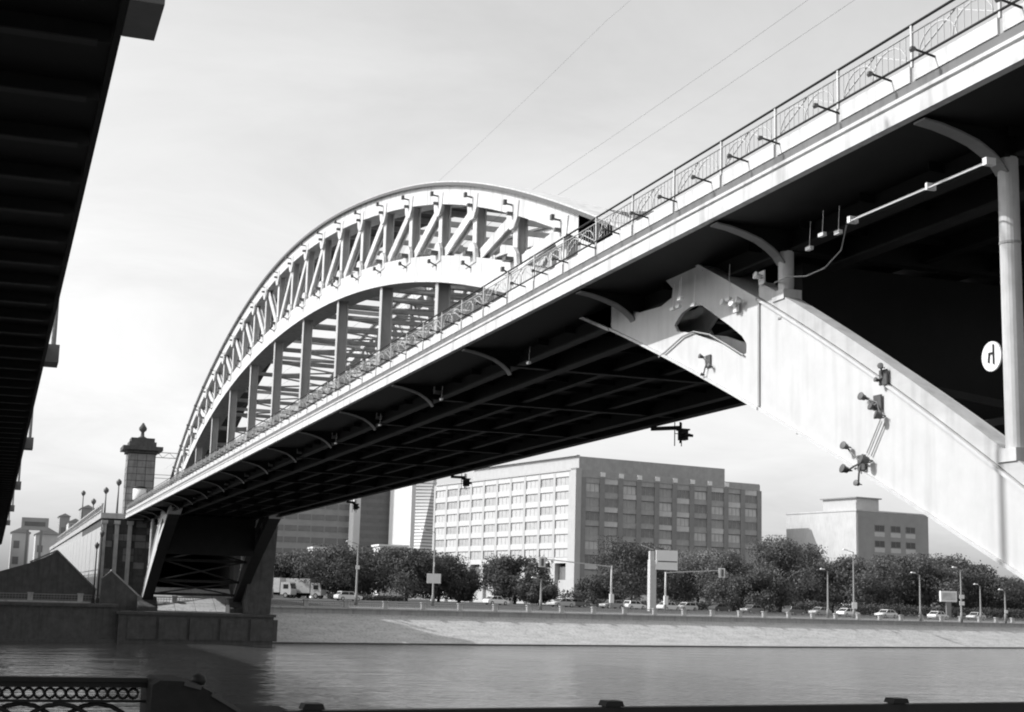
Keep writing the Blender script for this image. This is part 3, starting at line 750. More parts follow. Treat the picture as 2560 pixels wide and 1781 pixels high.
# right face: its shade is put into darker wall and pier greys
n_f = 10; pf = 5.7; of = 2.0
zs2 = [3.0 + 3.63 * k for k in range(9)]
for k in range(n_f + 1):
    u = of + k * pf
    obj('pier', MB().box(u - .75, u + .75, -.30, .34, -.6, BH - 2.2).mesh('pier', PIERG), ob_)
    if k < 9 and k > 0: obj('roof_lamp', MB().box(u - .7, u + .7, -.6, -.3, BH - 1.8, BH - .7).mesh('roof_lamp', SIGNW), ob_)
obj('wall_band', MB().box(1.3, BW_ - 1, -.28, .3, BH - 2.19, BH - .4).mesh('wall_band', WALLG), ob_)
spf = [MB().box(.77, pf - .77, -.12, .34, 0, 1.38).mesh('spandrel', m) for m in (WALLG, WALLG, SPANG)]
for k in range(n_f):
    for z in [q + 2.22 for q in zs2[:-1]]:
        obj('spandrel', rnd.choice(spf), ob_, loc=(of + k * pf, 0, z))
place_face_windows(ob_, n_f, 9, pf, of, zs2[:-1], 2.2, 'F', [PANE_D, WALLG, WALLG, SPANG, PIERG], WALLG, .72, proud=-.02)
ph = obj('penthouse', MB().box(2.2, 49, 2.2, 58, BH - .58, BH + 3.3).mesh('penthouse', WALLG), ob_)
obj('penthouse_front', MB().box(1.95, 2.19, 2.0, 58, BH - .5, BH + 3.4).mesh('penthouse_front', FRMW), ph)  # paler skin puts this side's sunlight into the colour
obj('eave', MB().box(1.2, 2.2, 2.0, 58, BH + 3.42, BH + 3.6).mesh('eave', FRMW), ph)
# ground storey: tall piers and dark recessed glazing on the sunny side
gp = MB().box(-.3, 1.5, 0, 2.3, -.6, 10.38).mesh('ground_pier', FRMW)
gg = MB().box(.9, 1.0, 2.4, 7.4, 1.2, 9.6).mesh('ground_glazing', PANE_D)
gs = MB().box(.6, .88, 2.35, 7.45, -.5, 6.2).mesh('ground_panel', FRMW)
for k in range(n_l):
    obj('ground_pier', gp, ob_, loc=(0, off + k * pitch - 1.1, 0)); obj('ground_glazing', gg, ob_, loc=(0, off + k * pitch - 1.1, 0)); obj('ground_panel', gs, ob_, loc=(0, off + k * pitch - 1.1, 0))

o2 = root('low_office_block', (212, 330, -.5), 'plain pale block with rooftop hut right of the large office building', 'building', rz=R(10.7))
obj('wall', MB().box(0, 26, 0, 27.5, -.6, 26.4).mesh('wall', mat('pale_plain_wall', .54, .8, .12, .25, streak=.18)), o2)
obj('front_skin', MB().box(0.3, 25.9, -.25, -.003, -.6, 26.1).mesh('front_skin', mat('darker_plain_wall', .32, .8, .12, .3)), o2)  # front face in a darker grey than the other walls
obj('parapet', MB().box(-.15, 26.15, -.3, 27.7, 26.403, 26.8).mesh('parapet', mat('pale_plain_wall', .62)), o2)
hut = obj('roof_hut', MB().box(4, 12, 4, 17, 26.81, 30.2).mesh('roof_hut', FRMW), o2)
obj('hut_roof', MB().box(3.4, 12.6, 3.4, 17.6, 30.203, 30.5).mesh('hut_roof', PIERG), hut)
wf = MB()
for (a0, a1, z0, z1) in ((0, 3.6, 0, .15), (0, 3.6, 1.65, 1.8), (0, .15, .15, 1.65), (3.45, 3.6, .15, 1.65), (1.75, 1.85, .15, 1.65)): wf.box(a0, a1, -.32, -.24, z0, z1)
wfm = wf.mesh('window', PIERG); wpm = MB().box(.15, 3.45, -.29, -.26, .15, 1.65).mesh('pane', PANE_B)
spm = MB().box(0, 3.6, -.30, -.252, -1.3, -.1).mesh('spandrel', SPANG)
for z in (8.8, 13.0, 17.2, 21.3):
    for x in (6.2, 12.0, 17.4):
        w_ = obj('window', wfm, o2, loc=(x, 0, z)); obj('pane', wpm, w_); obj('spandrel', spm, w_)
obj('antenna', MB().bar((2, 2, 26.8), (2, 2, 29), .12, .12).mesh('antenna', PIERG), o2)

# background blocks seen under the deck
def slab_block(name, x0, x1, Y, h, m, label, bands, bm_, depth=30):
    t = root(name, ((x0 + x1) / 2, Y, -.5), label, 'building')
    w = x1 - x0
    obj('wall', MB().box(-w / 2, w / 2, 0, depth, -.6, h).mesh('wall', m), t)
    for z in bands:
        k = max(2, int(w / 4.2)); pw = w / k
        q = MB().box(.25, pw - .25, -.12, -.002, 0, 1.7).mesh('window', bm_)
        for j in range(k): obj('window', q, t, loc=(-w / 2 + j * pw, 0, z))
    obj('parapet', MB().box(-w / 2 - .2, w / 2 + .2, -.2, depth + .2, h + .003, h + .6).mesh('parapet', m), t)
    return t
slab_block('long_office_block', 80, 105.5, 452, 42, FARG, 'long grey block with window bands behind the trees at left', [6 + 3.6 * k for k in range(10)], PANE_D)
slab_block('dark_tower_block', 146, 162.5, 620, 70, TOWD, 'dark grey tower block next to the white tower', [9 + 3.4 * k for k in range(17)], mat('dark_tower_glass', .13, .3, .1, .4))
t = root('stair_tower', (104.6, 448, -.5), 'narrow white stair tower between the grey block and the dark tower', 'tower', rz=R(-60))
obj('shaft', MB().box(-1.0, 1.0, 0, 2.8, -.6, 46).mesh('shaft', TOWW), t); obj('cap', MB().box(-1.2, 1.2, -.2, 3, 46.003, 46.5).mesh('cap', TOWW), t)
t = root('white_tower_block', (164.4, 612, -.5), 'plain white windowless tower block beside the twisted tower', 'building', rz=R(-60))
obj('wall', MB().box(-6.6, 6.6, 0, 2.4, -.6, 72).mesh('wall', TOWW), t); obj('parapet', MB().box(-6.8, 6.8, -.2, 2.6, 72.003, 72.7).mesh('parapet', TOWW), t)
t = root('twisted_tower', (516, 1800, -.5), 'distant twisted tower with horizontal floor stripes left of the office block', 'tower')
for k in range(52):
    z = 4.2 * k; an = R(20 + 130 * k / 52); h_ = 17.0
    me = MB().prism([(h_ * math.cos(an + q * math.pi / 2), h_ * math.sin(an + q * math.pi / 2)) for q in range(4)], 'z', z, z + 2.9).mesh('floor_band', TOWW)
    fl = obj('floor_band', me, t)
    me = MB().prism([(.96 * h_ * math.cos(an + q * math.pi / 2), .96 * h_ * math.sin(an + q * math.pi / 2)) for q in range(4)], 'z', z + 2.902, z + 4.198).mesh('floor_glass', PANE_D)
    obj('floor_glass', me, fl)
# small pavilions among the trees
for (sx, sy0, sy1, wpx, Y, lab) in ((985, 1362, 1425, 70, 300, 'small white kiosk tower among the trees left of the office block'), (815, 1368, 1380, 60, 330, 'white roof edge showing above the left trees')):
    p0 = at(sx, sy0, Y); p1 = at(sx, sy1, Y)
    t = root('kiosk', (p0.x, Y, gz(p0.x, Y)), lab, 'kiosk')
    w = wpx * .4 / FPX * Y * 1.05; h = p0.z - gz(p0.x, Y)
    obj('wall', MB().box(-w / 2, w / 2, 0, w, 0, h - .4).mesh('wall', TOWW), t); obj('roof', MB().box(-w / 2 - .3, w / 2 + .3, -.3, w + .3, h - .39, h).mesh('roof', TOWW), t)

# hazy houses and hoarding far left
hz_ = [(30, 75, 1330, 330, FARL), (90, 150, 1335, 360, FARL), (150, 175, 1290, 420, FARG), (172, 205, 1305, 400, FARL), (205, 235, 1270, 380, FARG), (228, 262, 1290, 300, FARL)]
for i, (xa, xb, yt, Y, m) in enumerate(hz_):
    p0 = at(xa, yt, Y); p1 = at(xb, yt, Y); w = p1.x - p0.x; h = p0.z + .5
    t = root('town_house', (p0.x, Y, -.5), ['pale low house under the hoarding at far left', 'pale house right of the hoarding', 'tall grey house beyond the viaduct parapet', 'pale gabled house beyond the viaduct parapet', 'grey slab house nearest the viaduct end', 'pale house just left of the pilasters'][i], 'house')
    obj('wall', MB().box(0, w, 0, 12, 0, h).mesh('wall', m), t)
    obj('roof', MB().prism([(-.3, h + .003), (w + .3, h + .003), (w / 2, h + w * .3)], 'y', -.3, 12.3).mesh('roof', FARG), t)
    k = max(1, int(w / 3)); q = MB().box(.5, .5 + 1.2, -.06, -.002, 0, 1.6).mesh('window', PANE_D)
    for j in range(k):
        for zz in np.arange(2, h - 2, 3.4): obj('window', q, t, loc=(j * w / k, 0, float(zz)))
p0 = at(55, 1293, 300); p1 = at(120, 1327, 300)
t = root('hoarding', ((p0.x + p1.x) / 2, 300, -.5), 'dark advertising hoarding on a frame above the far-left houses', 'billboard')
w, h = p1.x - p0.x, p0.z - p1.z
obj('frame', MB().box(-w / 2, w / 2, -.3, .3, p1.z + .5, p0.z + .5).mesh('frame', FARG), t)
obj('face', MB().box(-w / 2 + .6, w / 2 - .6, -.36, -.303, p1.z + 1.3, p0.z - .3).mesh('face', mat('hoarding_face', .12, .6, .4, .25)), t)
obj('legs', MB().box(-w / 2 + 1, -w / 2 + 1.5, -.2, .2, 0, p1.z + .498).box(w / 2 - 1.5, w / 2 - 1, -.2, .2, 0, p1.z + .498).mesh('legs', POLE), t)

# ------------------------------------------------------------------ trees
def tree(sx, ytop, Y, rad, m, label, seed, n=15000, low=.10):
    g = np.random.default_rng(seed); rad *= 1.15
    p = at(sx, ytop, Y); z0 = gz(p.x, Y); H = p.z - z0
    t = root('tree', (p.x, Y, z0), label, 'tree', 'trees along the far embankment')
    tb = MB()
    tb.tube([(0, 0, -.2), (.08, .0, H * .2), (-.05, .06, H * .42), (.1, 0, H * .65)], [.34, .27, .2, .08], 8)
    for k in range(6):
        an = k * 1.05 + seed; z = H * (.28 + .06 * k); l = rad * .65
        tb.tube([(0, 0, z), (math.cos(an) * l * .5, math.sin(an) * l * .5, z + H * .1), (math.cos(an) * l, math.sin(an) * l, z + H * .17)], [.13, .09, .03], 6)
    obj('trunk', tb.mesh('trunk', BARK, True), t)
    # crown: many small leaf faces on irregular clumps
    nb = 34; cs = []; rs = []
    for k in range(nb):
        f = g.random(); zc = H * (low + (1 - low) * (.12 + .76 * f))
        prof = math.sin(math.pi * min(1, max(.08, (zc / H - low) / (1 - low)) ** .8)) ** .6
        an = g.random() * 6.283; rr = rad * prof * (.2 + .8 * g.random())
        cs.append((rr * math.cos(an), rr * math.sin(an), zc)); rs.append(rad * (.16 + .32 * g.random()))
    cs.append((0, 0, H - rad * .33)); rs.append(rad * .33)
    cs = np.array(cs); rs = np.array(rs)
    pk = g.choice(len(rs), n, p=rs ** 2 / (rs ** 2).sum())
    d = g.normal(size=(n, 3)); d /= np.linalg.norm(d, axis=1)[:, None]
    rr = g.random(n) ** .42 * (1 + .12 * g.normal(size=n))
    c_ = cs[pk] + d * (rs[pk] * rr)[:, None] * np.array([1, 1, .85])
    c_[:, 2] = np.clip(c_[:, 2], H * low * .7, H * 1.02)
    nn = d + .7 * g.normal(size=(n, 3)); nn /= np.linalg.norm(nn, axis=1)[:, None]
    a_ = np.cross(nn, g.normal(size=(n, 3))); a_ /= np.linalg.norm(a_, axis=1)[:, None]
    b_ = np.cross(nn, a_); s = (.13 + .17 * g.random(n))[:, None]
    V = np.stack([c_ - a_ * s, c_ - b_ * s * .6, c_ + a_ * s, c_ + b_ * s * .6], 1).reshape(-1, 3)
    me = bpy.data.meshes.new('crown'); me.vertices.add(4 * n); me.vertices.foreach_set('co', V.ravel())
    me.loops.add(4 * n); me.loops.foreach_set('vertex_index', np.arange(4 * n, dtype=np.int32))
    me.polygons.add(n); me.polygons.foreach_set('loop_start', np.arange(0, 4 * n, 4, dtype=np.int32))
    me.update(calc_edges=True); me.materials.append(m)
    obj('crown', me, t)
    return t
TR = [
 (645, 1400, 300, 4.5, 1, 'grey-green tree just right of the dark pier'),
 (720, 1385, 270, 5.5, 0, 'broad tree behind the parked trucks'),
 (775, 1378, 290, 5.0, 1, 'tree between the trucks and the first lamp post'),
 (850, 1365, 265, 6.5, 0, 'rounded dark tree behind the first lamp post'),
 (925, 1368, 275, 6.0, 0, 'dark tree below the white tower block'),
 (1020, 1375, 260, 6.0, 0, 'dark tree at the foot of the twisted tower'),
 (1100, 1380, 265, 6.5, 0, 'dark tree hiding the left corner of the office block'),
 (1150, 1430, 270, 3.8, 1, 'low tree left of the pale car'),
 (1290, 1388, 262, 5.6, 0, 'round-headed tree standing in front of the sunlit facade'),
 (1350, 1447, 250, 2.8, 0, 'small dark bushy tree by the ground-floor piers'),
 (1500, 1440, 300, 5.0, 0, 'dark tree behind the left traffic signal'),
 (1580, 1345, 265, 6.5, 0, 'tall dark tree behind the large road sign'),
 (1660, 1365, 280, 5.5, 1, 'mid-grey tree right of the large road sign'),
 (1745, 1375, 270, 6.5, 2, 'pale loose-leaved tree right of the second signal'),
 (1835, 1372, 262, 6.0, 1, 'tree in front of the right end of the office block'),
 (1900, 1425, 240, 4.5, 0, 'low dark tree before the gap between the buildings'),
 (1950, 1340, 265, 6.8, 1, 'tallest tree, filling the gap between the two blocks'),
 (2005, 1362, 275, 5.0, 1, 'tree leaning against the pale block'),
 (2080, 1398, 262, 6.0, 1, 'tree at the left foot of the plain pale block'),
 (2160, 1390, 258, 6.5, 1, 'tree before the corner of the plain pale block'),
 (2240, 1392, 265, 6.0, 0, 'tree under the windows of the plain pale block'),
 (2320, 1388, 262, 6.0, 1, 'tree at the right end of the plain pale block'),
 (2385, 1380, 270, 6.5, 0, 'tall tree behind the right hoarding'),
 (2450, 1415, 262, 6.0, 0, 'tree just below the inclined rib'),
 (2520, 1440, 270, 6.0, 0, 'rightmost tree cut off by the inclined rib'),
 (2600, 1430, 275, 6.5, 0, 'tree hidden beyond the inclined rib at the right edge'),
]
for i, (sx, yt, Y, rad, mi, lab) in enumerate(TR):
    tree(sx, yt, Y, rad, LEAF[mi], lab, 11 + i)
def hedge(sx0, sx1, ytop, Y, label, seed):
    g = np.random.default_rng(seed); p0 = at(sx0, ytop, Y); p1 = at(sx1, ytop, Y)
    z0 = gz(p0.x, Y); L_ = p1.x - p0.x; H = max(p0.z - z0, .8); n = int(500 * L_ / 4)
    t = root('hedge', ((p0.x + p1.x) / 2, Y, z0), label, 'hedge', 'hedges along the road')
    c_ = np.stack([(g.random(n) - .5) * L_, (g.random(n) - .5) * 1.6, H * g.random(n) ** .7 * (1 + .12 * g.normal(size=n))], 1); c_[:, 2] = np.abs(c_[:, 2])
    nn = g.normal(size=(n, 3)); nn /= np.linalg.norm(nn, axis=1)[:, None]
    a_ = np.cross(nn, g.normal(size=(n, 3))); a_ /= np.linalg.norm(a_, axis=1)[:, None]; b_ = np.cross(nn, a_); s = .16
    V = np.stack([c_ - a_ * s, c_ - b_ * s, c_ + a_ * s, c_ + b_ * s], 1).reshape(-1, 3)
    me = bpy.data.meshes.new('foliage'); me.from_pydata(V.tolist(), [], [(4 * i, 4 * i + 1, 4 * i + 2, 4 * i + 3) for i in range(n)]); me.materials.append(LEAF[0])
    obj('foliage', me, t)
    st = MB()
    for k in range(max(2, int(L_ / 2))): st.tube([(-L_ / 2 + 1 + 2 * k, 0, -.05), (-L_ / 2 + 1 + 2 * k, 0, H * .6)], .04, 5)
    obj('stems', st.mesh('stems', BARK), t)
hedge(820, 1010, 1488, 245, 'dark hedge between the first and second lamp posts', 1)
hedge(1395, 1480, 1478, 245, 'clipped dark hedge below the office block corner', 2)
hedge(1490, 1800, 1500, 250, 'long low hedge behind the traffic signals', 3)
hedge(1800, 2080, 1500, 245, 'long low hedge below the tallest tree', 4)
hedge(2090, 2560, 1512, 245, 'long low hedge behind the right-hand lamp posts', 5)

# ------------------------------------------------------------------ street furniture on the far bank
def lamp_post(sx, ytop, ybot, Y, label, arm=1.4, extra=None):
    p = at(sx, ytop, Y); z0 = gz(p.x, Y); H = p.z - z0
    t = root('street_lamp', (p.x, Y, z0), label, 'street lamp', 'street lamps on the far bank')
    obj('pole', MB().tube([(0, 0, 0), (0, 0, 1.4), (0, 0, 1.45), (0, 0, H)], [.22, .22, .15, .09], 10).mesh('pole', POLE, True), t)
    obj('arm', MB().bar((0, 0, H - .05), (-arm, 0, H + .25), .08, .08).mesh('arm', POLE), t)
    obj('lamp_head', MB().prism([(-arm - .7, H + .26), (-arm, H + .2), (-arm + .1, H + .34), (-arm - .55, H + .42)], 'y', -.16, .16).mesh('lamp_head', LAMPW), t)
    if extra:
        for (dz0, dz1, w) in extra:
            obj('notice_board', MB().box(-w / 2, w / 2, -.22, -.17, dz0, dz1).mesh('notice_board', SIGNW), t)
    return t
lamp_post(690, 1300, 1480, 232, 'pale lamp post rising just right of the dark pier')
lamp_post(896, 1360, 1511, 190, 'slender lamp post with a small square box, in front of the rounded tree', 1.0, [(4.7, 5.2, .55)])
lamp_post(1088, 1330, 1501, 205, 'thick lamp post carrying a square white notice board', 1.6, [(3.2, 4.6, 2.1), (5.6, 6.2, .1)])
lamp_post(1353, 1450, 1512, 195, 'short post with a flat white lamp by the office piers', .8)
lamp_post(2069, 1428, 1522, 195, 'grey post below the left foot of the pale block', .6)
lamp_post(2133, 1380, 1522, 198, 'tall thin lamp post with a white base right of the grey post', 1.2, [(1.6, 2.6, .9)])
lamp_post(2299, 1437, 1539, 195, 'lamp post left of the right-hand hoarding', .9)
lamp_post(2401, 1424, 1548, 190, 'lamp post with two small white plates beside the right-hand hoarding', .8, [(3.6, 4.2, .9), (2.6, 3.2, .9)])
lamp_post(2450, 1465, 1540, 215, 'short lamp post right of the hoarding', .6)
lamp_post(2512, 1479, 1545, 195, 'rightmost lamp post under the inclined rib', .5, [(1.6, 2.1, .6)])
def signal(sx, ytop, Y, arm, label, seed):
    p = at(sx, ytop, Y); z0 = gz(p.x, Y); H = p.z - z0
    t = root('traffic_signal', (p.x, Y, z0), label, 'traffic signal', 'traffic signals')
    obj('pole', MB().tube([(0, 0, 0), (0, 0, H)], [.2, .13], 10).mesh('pole', PALEP, True), t)
    obj('arm', MB().bar((0, 0, H - .1), (arm, 0, H + abs(arm) * .06), .16, .16).mesh('arm', PALEP), t)
    obj('backboard', MB().box(arm - .6, arm + .6, -.3, -.22, H - .6, H + 1.0).mesh('backboard', SIGNW), t)
    obj('signal_head', MB().box(arm - .2, arm + .2, -.55, -.302, H - .4, H + .8).mesh('signal_head', LAMPD), t)
    obj('control_box', MB().box(-.35, .35, -.4, .0, 1.0, 2.5).mesh('control_box', LAMPW), t)
signal(1529, 1415, 225, -12.5, 'traffic signal with long arm reaching left across the office corner', 1)
signal(1664, 1430, 225, 10.5, 'traffic signal with long arm reaching right, behind the large road sign', 2)
p0 = at(1636, 1375, 215); p1 = at(1689, 1426, 215); pc = at(1629, 1518, 215)
t = root('direction_sign', (pc.x, 215, gz(pc.x, 215)), 'large pale road sign board with a dark line on a thick post', 'road sign')
H = p0.z - gz(pc.x, 215)
obj('post', MB().box(-.55, .55, -.5, .5, 0, H - 1.6).box(-.5, .3, -.3, .3, H - 1.6, H - .2).mesh('post', PALEP), t)
w = p1.x - p0.x; h = p0.z - p1.z
obj('board', MB().box(p0.x - pc.x, p1.x - pc.x, -.75, -.55, H - h, H).mesh('board', SIGNW), t)
obj('stripe', MB().box(p0.x - pc.x + .3, p1.x - pc.x - .1, -.77, -.752, H - h * .60, H - h * .55).mesh('stripe', BLACK), t)
obj('outreach', MB().bar((-.1, -.6, H), (-2.2, -.6, H + .7), .12, .12).mesh('outreach', PALEP), t)
p0 = at(2350, 1477, 225); p1 = at(2391, 1505, 225)
t = root('poster_board', ((p0.x + p1.x) / 2, 225, gz(p0.x, 225)), 'white poster board on a short leg beside the right-hand lamp post', 'billboard')
w = p1.x - p0.x; z0 = gz(p0.x, 225)
obj('board', MB().box(-w / 2, w / 2, -.2, .2, p1.z - z0, p0.z - z0).mesh('board', SIGNW), t)
obj('poster', MB().box(-w / 2 + .3, w / 2 - .3, -.23, -.203, p1.z - z0 + .3, p0.z - z0 - .3).mesh('poster', mat('poster_print', .5, .6, .5, .6)), t)
obj('leg', MB().box(-.5, .5, -.15, .15, 0, p1.z - z0 - .002).mesh('leg', POLE), t)
# lamp columns on the terrace at the far left
for (sx, yt, Y, lab) in ((256, 1330, 158.5, 'dark lamp column in front of the lit viaduct wall'), (243, 1360, 159.5, 'second dark lamp column close left of the first, by the viaduct wall')):
    p = at(sx, yt, Y); t = root('lamp_column', (p.x, Y, -1.5), lab, 'lamp column', 'lamp columns by the viaduct')
    H = p.z + 1.5
    obj('shaft', MB().tube([(0, 0, -.7), (0, 0, .6), (0, 0, .65), (0, 0, H - .5)], [.2, .18, .09, .07], 10).mesh('shaft', BLACK, True), t)
    obj('lantern', MB().lathe([(.1, H - .5), (.24, H - .2), (.22, H), (.05, H + .2)], 10).mesh('lantern', LAMPD, True), t)
for i, (sx, yt, Y, lab) in enumerate(((265, 1235, 176, 'viaduct lamp with round head nearest the pylon'), (297, 1215, 170, 'slim mast beside the white drum'), (205, 1240, 215, 'thin mast farther along the viaduct'), (232, 1262, 190, 'viaduct lamp second from the pylon'))):
    p = at(sx, yt, Y); t = root('viaduct_lamp', (max(p.x, 11.2), Y, 8.4), lab, 'lamp', 'lamps on the viaduct'); H = p.z - 8.4
    obj('shaft', MB().tube([(0, 0, 0), (0, 0, max(H, 1))], [.12, .07], 8).mesh('shaft', LAMPD, True), t)
    obj('lantern', MB().lathe([(.08, max(H, 1)), (.3, max(H, 1) + .3), (.3, max(H, 1) + .55), (.06, max(H, 1) + .8)], 10).mesh('lantern', LAMPD, True), t)

# ------------------------------------------------------------------ vehicles
CAR_PARTS = {}
wheel_t = MB().prism([(.31 * math.cos(q * math.pi / 8), .31 + .31 * math.sin(q * math.pi / 8)) for q in range(16)], 'y', -.1, .1).mesh('tyre', TYRE)
wheel_r = MB().prism([(.19 * math.cos(q * math.pi / 8), .31 + .19 * math.sin(q * math.pi / 8)) for q in range(16)], 'y', -.115, -.101).mesh('rim', RIM)
def car(sx, sybot, Y, v, label, flip=1, hb=False):
    p = at(sx, sybot, Y); z0 = gz(p.x, Y)
    s_ = bank_y(p.x + 2) - bank_y(p.x - 2)
    t = root('car', (p.x, Y, z0), label, 'car', 'cars on the embankment road', rz=math.atan2(s_, 4) + (math.pi if flip < 0 else 0))
    key = (v, hb)
    if key not in CAR_PARTS:
        m = mat('car_paint_%d' % int(v * 100), v, .3, .05, 3, spec=.6)
        tail = 1.0 if not hb else .55
        body = MB().prism([(-2.15, .32), (-1.7, .22), (1.75, .22), (2.15, .34), (2.2, .58), (2.1, .74), (1.2, .9), (-1.9, .93), (-2.18, .8), (-2.2, .5)], 'y', -.86, .86).mesh('body', m)
        ca = MB(); r0 = [(1.15, .9), (.45, 1.42), (-1.0 - (.5 if hb else 0), 1.44), (-1.85, .93)]
        ca.prism([(.95, .93), (.42, 1.38), (-.95 - (.5 if hb else 0), 1.38), (-1.7, .94)], 'y', -.76, .76)
        cabin = ca.mesh('cabin_glass', CARGL)
        ro = MB().prism([(.5, 1.37), (.40, 1.45), (-1.0 - (.5 if hb else 0), 1.46), (-1.1 - (.5 if hb else 0), 1.38)], 'y', -.74, .74)
        for xx, x2 in ((1.0, .42), (-.25, -.25), (-1.72, -1.0 - (.5 if hb else 0))):
            for yy in (-.79, .79): ro.bar((xx, yy, .92), (x2, yy * .94, 1.42), .05, .09)
        roof = ro.mesh('roof', m)
        li = MB().box(2.08, 2.205, -.75, -.45, .6, .74).mesh('headlight', SIGNW)
        CAR_PARTS[key] = (body, cabin, roof, li)
    body, cabin, roof, li = CAR_PARTS[key]
    obj('body', body, t); obj('cabin_glass', cabin, t); obj('roof', roof, t)
    obj('headlight', li, t); obj('headlight', li, t, loc=(0, 1.2, 0))
    for x in (-1.35, 1.35):
        for y, rr in ((-.80, 0), (.80, math.pi)):
            w = obj('wheel', wheel_t, t, loc=(x, y, 0), rot=(0, 0, rr)); obj('rim', wheel_r, w)
CARS = [(1240, 1510, 236, .8, 'bright white car in front of the round-headed tree', 1, False),
 (870, 1500, 232, .7, 'pale car just left of the first lamp post', 1, True),
 (1405, 1512, 234, .45, 'grey car at the foot of the ground-floor piers', -1, False),
 (1440, 1512, 238, .12, 'dark car right of the grey car', 1, False),
 (1530, 1515, 232, .3, 'mid-grey car at the left signal pole', -1, True),
 (1585, 1512, 232, .75, 'white van-like car left of the large sign post', 1, True),
 (1672, 1520, 230, .7, 'white car right of the large sign post', 1, False),
 (1715, 1520, 234, .6, 'pale hatchback below the second signal', -1, True),
 (1800, 1522, 232, .06, 'black car beside the pale loose-leaved tree', 1, False),
 (1880, 1527, 228, .2, 'dark grey car below the low dark tree', -1, False),
 (1985, 1530, 226, .1, 'near-black car left of the grey post', 1, True),
 (2050, 1530, 228, .35, 'grey hatchback directly at the grey post', -1, True),
 (2120, 1530, 222, .78, 'white car at the foot of the tall thin lamp post', 1, False),
 (2215, 1533, 222, .7, 'long white car between two right-hand lamp posts', -1, False),
 (2345, 1536, 222, .72, 'white car below the poster board', 1, False),
 (2440, 1534, 232, .5, 'pale grey car right of the poster board', -1, False)]
for q in CARS: car(*q)
def truck(sx, Y, label, v):
    p = at(sx, 1490, Y); z0 = gz(p.x, Y)
    t = root('truck', (p.x, Y, z0), label, 'truck', 'trucks parked by the pier', rz=R(-38))
    m = mat('truck_paint_%d' % int(v * 100), v, .4, .08, 2)
    obj('cargo_box', MB().box(-4.4, 1.0, -1.2, 1.2, .95, 3.5).mesh('cargo_box', m), t)
    cb_ = obj('cab', MB().prism([(1.15, .6), (3.2, .6), (3.25, 1.5), (2.9, 2.75), (1.15, 2.8)], 'y', -1.15, 1.15).mesh('cab', m), t)
    obj('windscreen', MB().bar((3.22, 0, 1.65), (2.97, 0, 2.55), 1.9, .04, (1, 0, 0)).mesh('windscreen', CARGL), cb_)
    obj('side_window', MB().box(1.7, 2.7, -1.165, -1.152, 1.6, 2.4).mesh('side_window', CARGL), cb_)
    obj('chassis', MB().box(-4.2, 3.0, -.5, .5, .55, .93).mesh('chassis', BLACK), t)
    for x in (-3.2, -2.2, 2.2):
        for y in (-1.0, 1.0):
            w = obj('wheel', wheel_t, t, loc=(x, y, 0), scale=(1.55, 1.6, 1.55)); obj('rim', wheel_r, w)
truck(693, 262, 'white box truck right next to the dark pier', .5)
truck(768, 262, 'white box truck second from the dark pier', .42)

# ------------------------------------------------------------------ near railing
nr = root('cast_iron_railing', (-2, 8.5, -1.655), 'black ornamental cast iron railing with interlaced arches at bottom left', 'railing')
NRo = Vector((-2, 8.5, -1.655))
def np_(name, mb, m, parent=None):
    me = mb.mesh(name, m); return obj(name, me, nr, loc=tuple(-NRo)) if parent is None else obj(name, me, parent)
np_('top_rail', MB().box(-7, .86, 8.44, 8.56, -.50, -.475).box(-7, .86, 8.46, 8.54, -.53, -.502), BLACK)
np_('middle_rail', MB().box(-7, .86, 8.48, 8.52, -.612, -.598), BLACK)
np_('bottom_rail', MB().box(-7, .86, 8.46, 8.54, -1.5, -1.45), BLACK)
ch = MB()
ring = [(.026 * math.cos(q * math.pi / 6), .026 * math.sin(q * math.pi / 6)) for q in range(12)]
rg_ = MB().tube([(q[0], 0, q[1]) for q in ring] + [(ring[0][0], 0, ring[0][1])], .008, 5, False).mesh('chain_ring', BLACK, True)
for k in range(72):
    obj('chain_ring', rg_, nr, loc=tuple(Vector((-3.15 + k * .0555, 8.5, -.564)) - NRo))
arc = MB(); pts = []
for q in range(13):
    t_ = math.pi * q / 12; pts.append((-.28 * math.cos(t_), 0, .36 * math.sin(t_)))
arc.tube(pts, .014, 6)
am = arc.mesh('arch_bar', BLACK, True)
for k in range(38):
    obj('arch_bar', am, nr, loc=tuple(Vector((-6.8 + k * .2, 8.5 + (.012 if k % 2 else -.012), -.98)) - NRo))
    np_('baluster', MB().box(-7.08 + k * .2, -7.06 + k * .2, 8.49, 8.51, -1.46, -.97), BLACK)

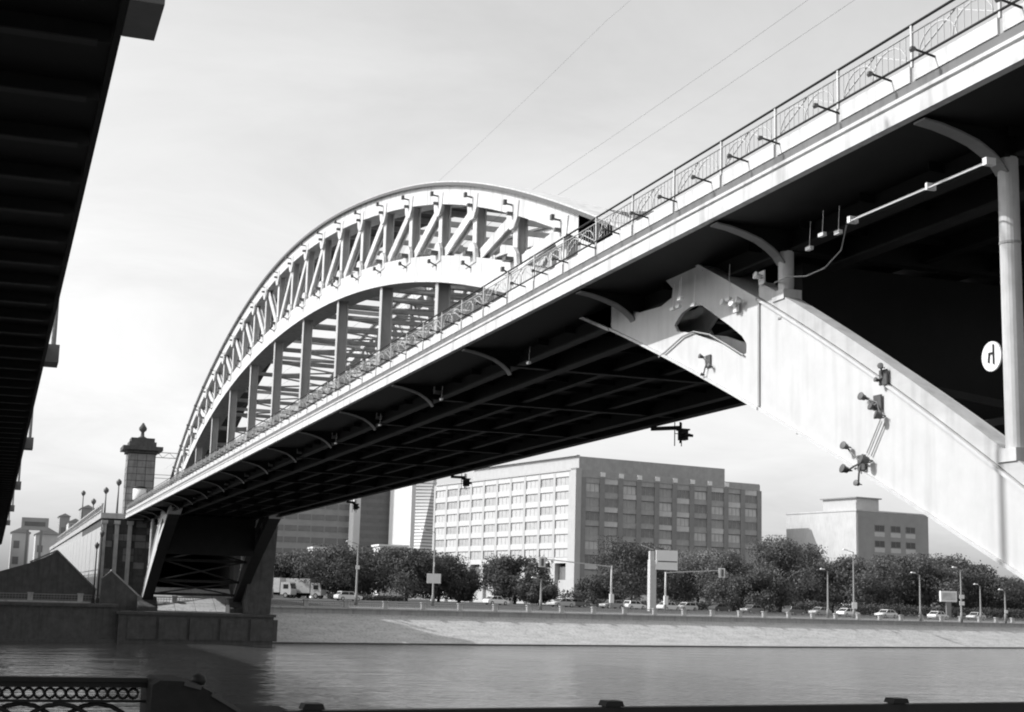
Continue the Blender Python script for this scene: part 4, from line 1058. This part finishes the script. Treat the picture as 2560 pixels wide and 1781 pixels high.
pd = root('stone_pedestal', (1.2, 8.5, -1.655), 'black stone pedestal with stepped sloping shoulder at bottom left', 'pedestal')
PDo = Vector((1.2, 8.5, -1.655))
bodyp = [(.86, -1.65), (.86, -.50), (.90, -.475), (1.02, -.477), (1.12, -.50), (1.16, -.53), (1.19, -.55), (1.33, -.635), (1.36, -.642), (1.66, -.65), (1.68, -1.65)]
obj('block', MB().prism(bodyp, 'y', 8.2, 8.8).mesh('block', PED), pd, loc=tuple(-PDo))
obj('knob', MB().lathe([(.03, 0), (.045, .02), (.035, .05), (.01, .065)], 12).mesh('knob', BLACK, True), pd, loc=tuple(Vector((1.145, 8.5, -.515)) - PDo))
obj('coping', MB().bar((1.18, 8.5, -.545), (1.34, 8.5, -.635), .64, .02).bar((1.03, 8.5, -.49), (1.12, 8.5, -.512), .64, .02).mesh('coping', STONE), pd, loc=tuple(-PDo))

rr_ = root('quay_rail', (6, 9, -1.655), 'black quay rail with capped posts along the bottom right edge', 'railing')
RRo = Vector((6, 9, -1.655))
def ry(x): return 8.25 + .142 * (x - 1.7)
def rp(name, mb, m): return obj(name, mb.mesh(name, m), rr_, loc=tuple(-RRo))
rp('top_rail', MB().bar((1.6, ry(1.6), -.68), (16, ry(16), -.66), .09, .09), BLACK)
rp('lower_rail', MB().bar((1.6, ry(1.6), -1.35), (16, ry(16), -1.35), .06, .06), BLACK)
for k in range(7):
    x = 1.4 + 2.3 * k if k else 1.75
    z = -.68 + .02 * (x - 1.6) / 14.4
    o = rp('post', MB().box(x - .045, x + .045, ry(x) - .045, ry(x) + .045, -1.65, z + .05), BLACK)
    obj('post_cap', MB().prism([(x - .065, z + .052), (x + .065, z + .052), (x + .05, z + .085), (x - .05, z + .085)], 'y', ry(x) - .06, ry(x) + .06).mesh('post_cap', BLACK), o)
bars = MB()
balm = MB().box(-.01, .01, -.01, .01, -1.34, -.70).mesh('baluster', BLACK)
for k in range(100):
    x = 1.9 + .14 * k; obj('baluster', balm, rr_, loc=(x - 6, ry(x) - 9, 1.655))
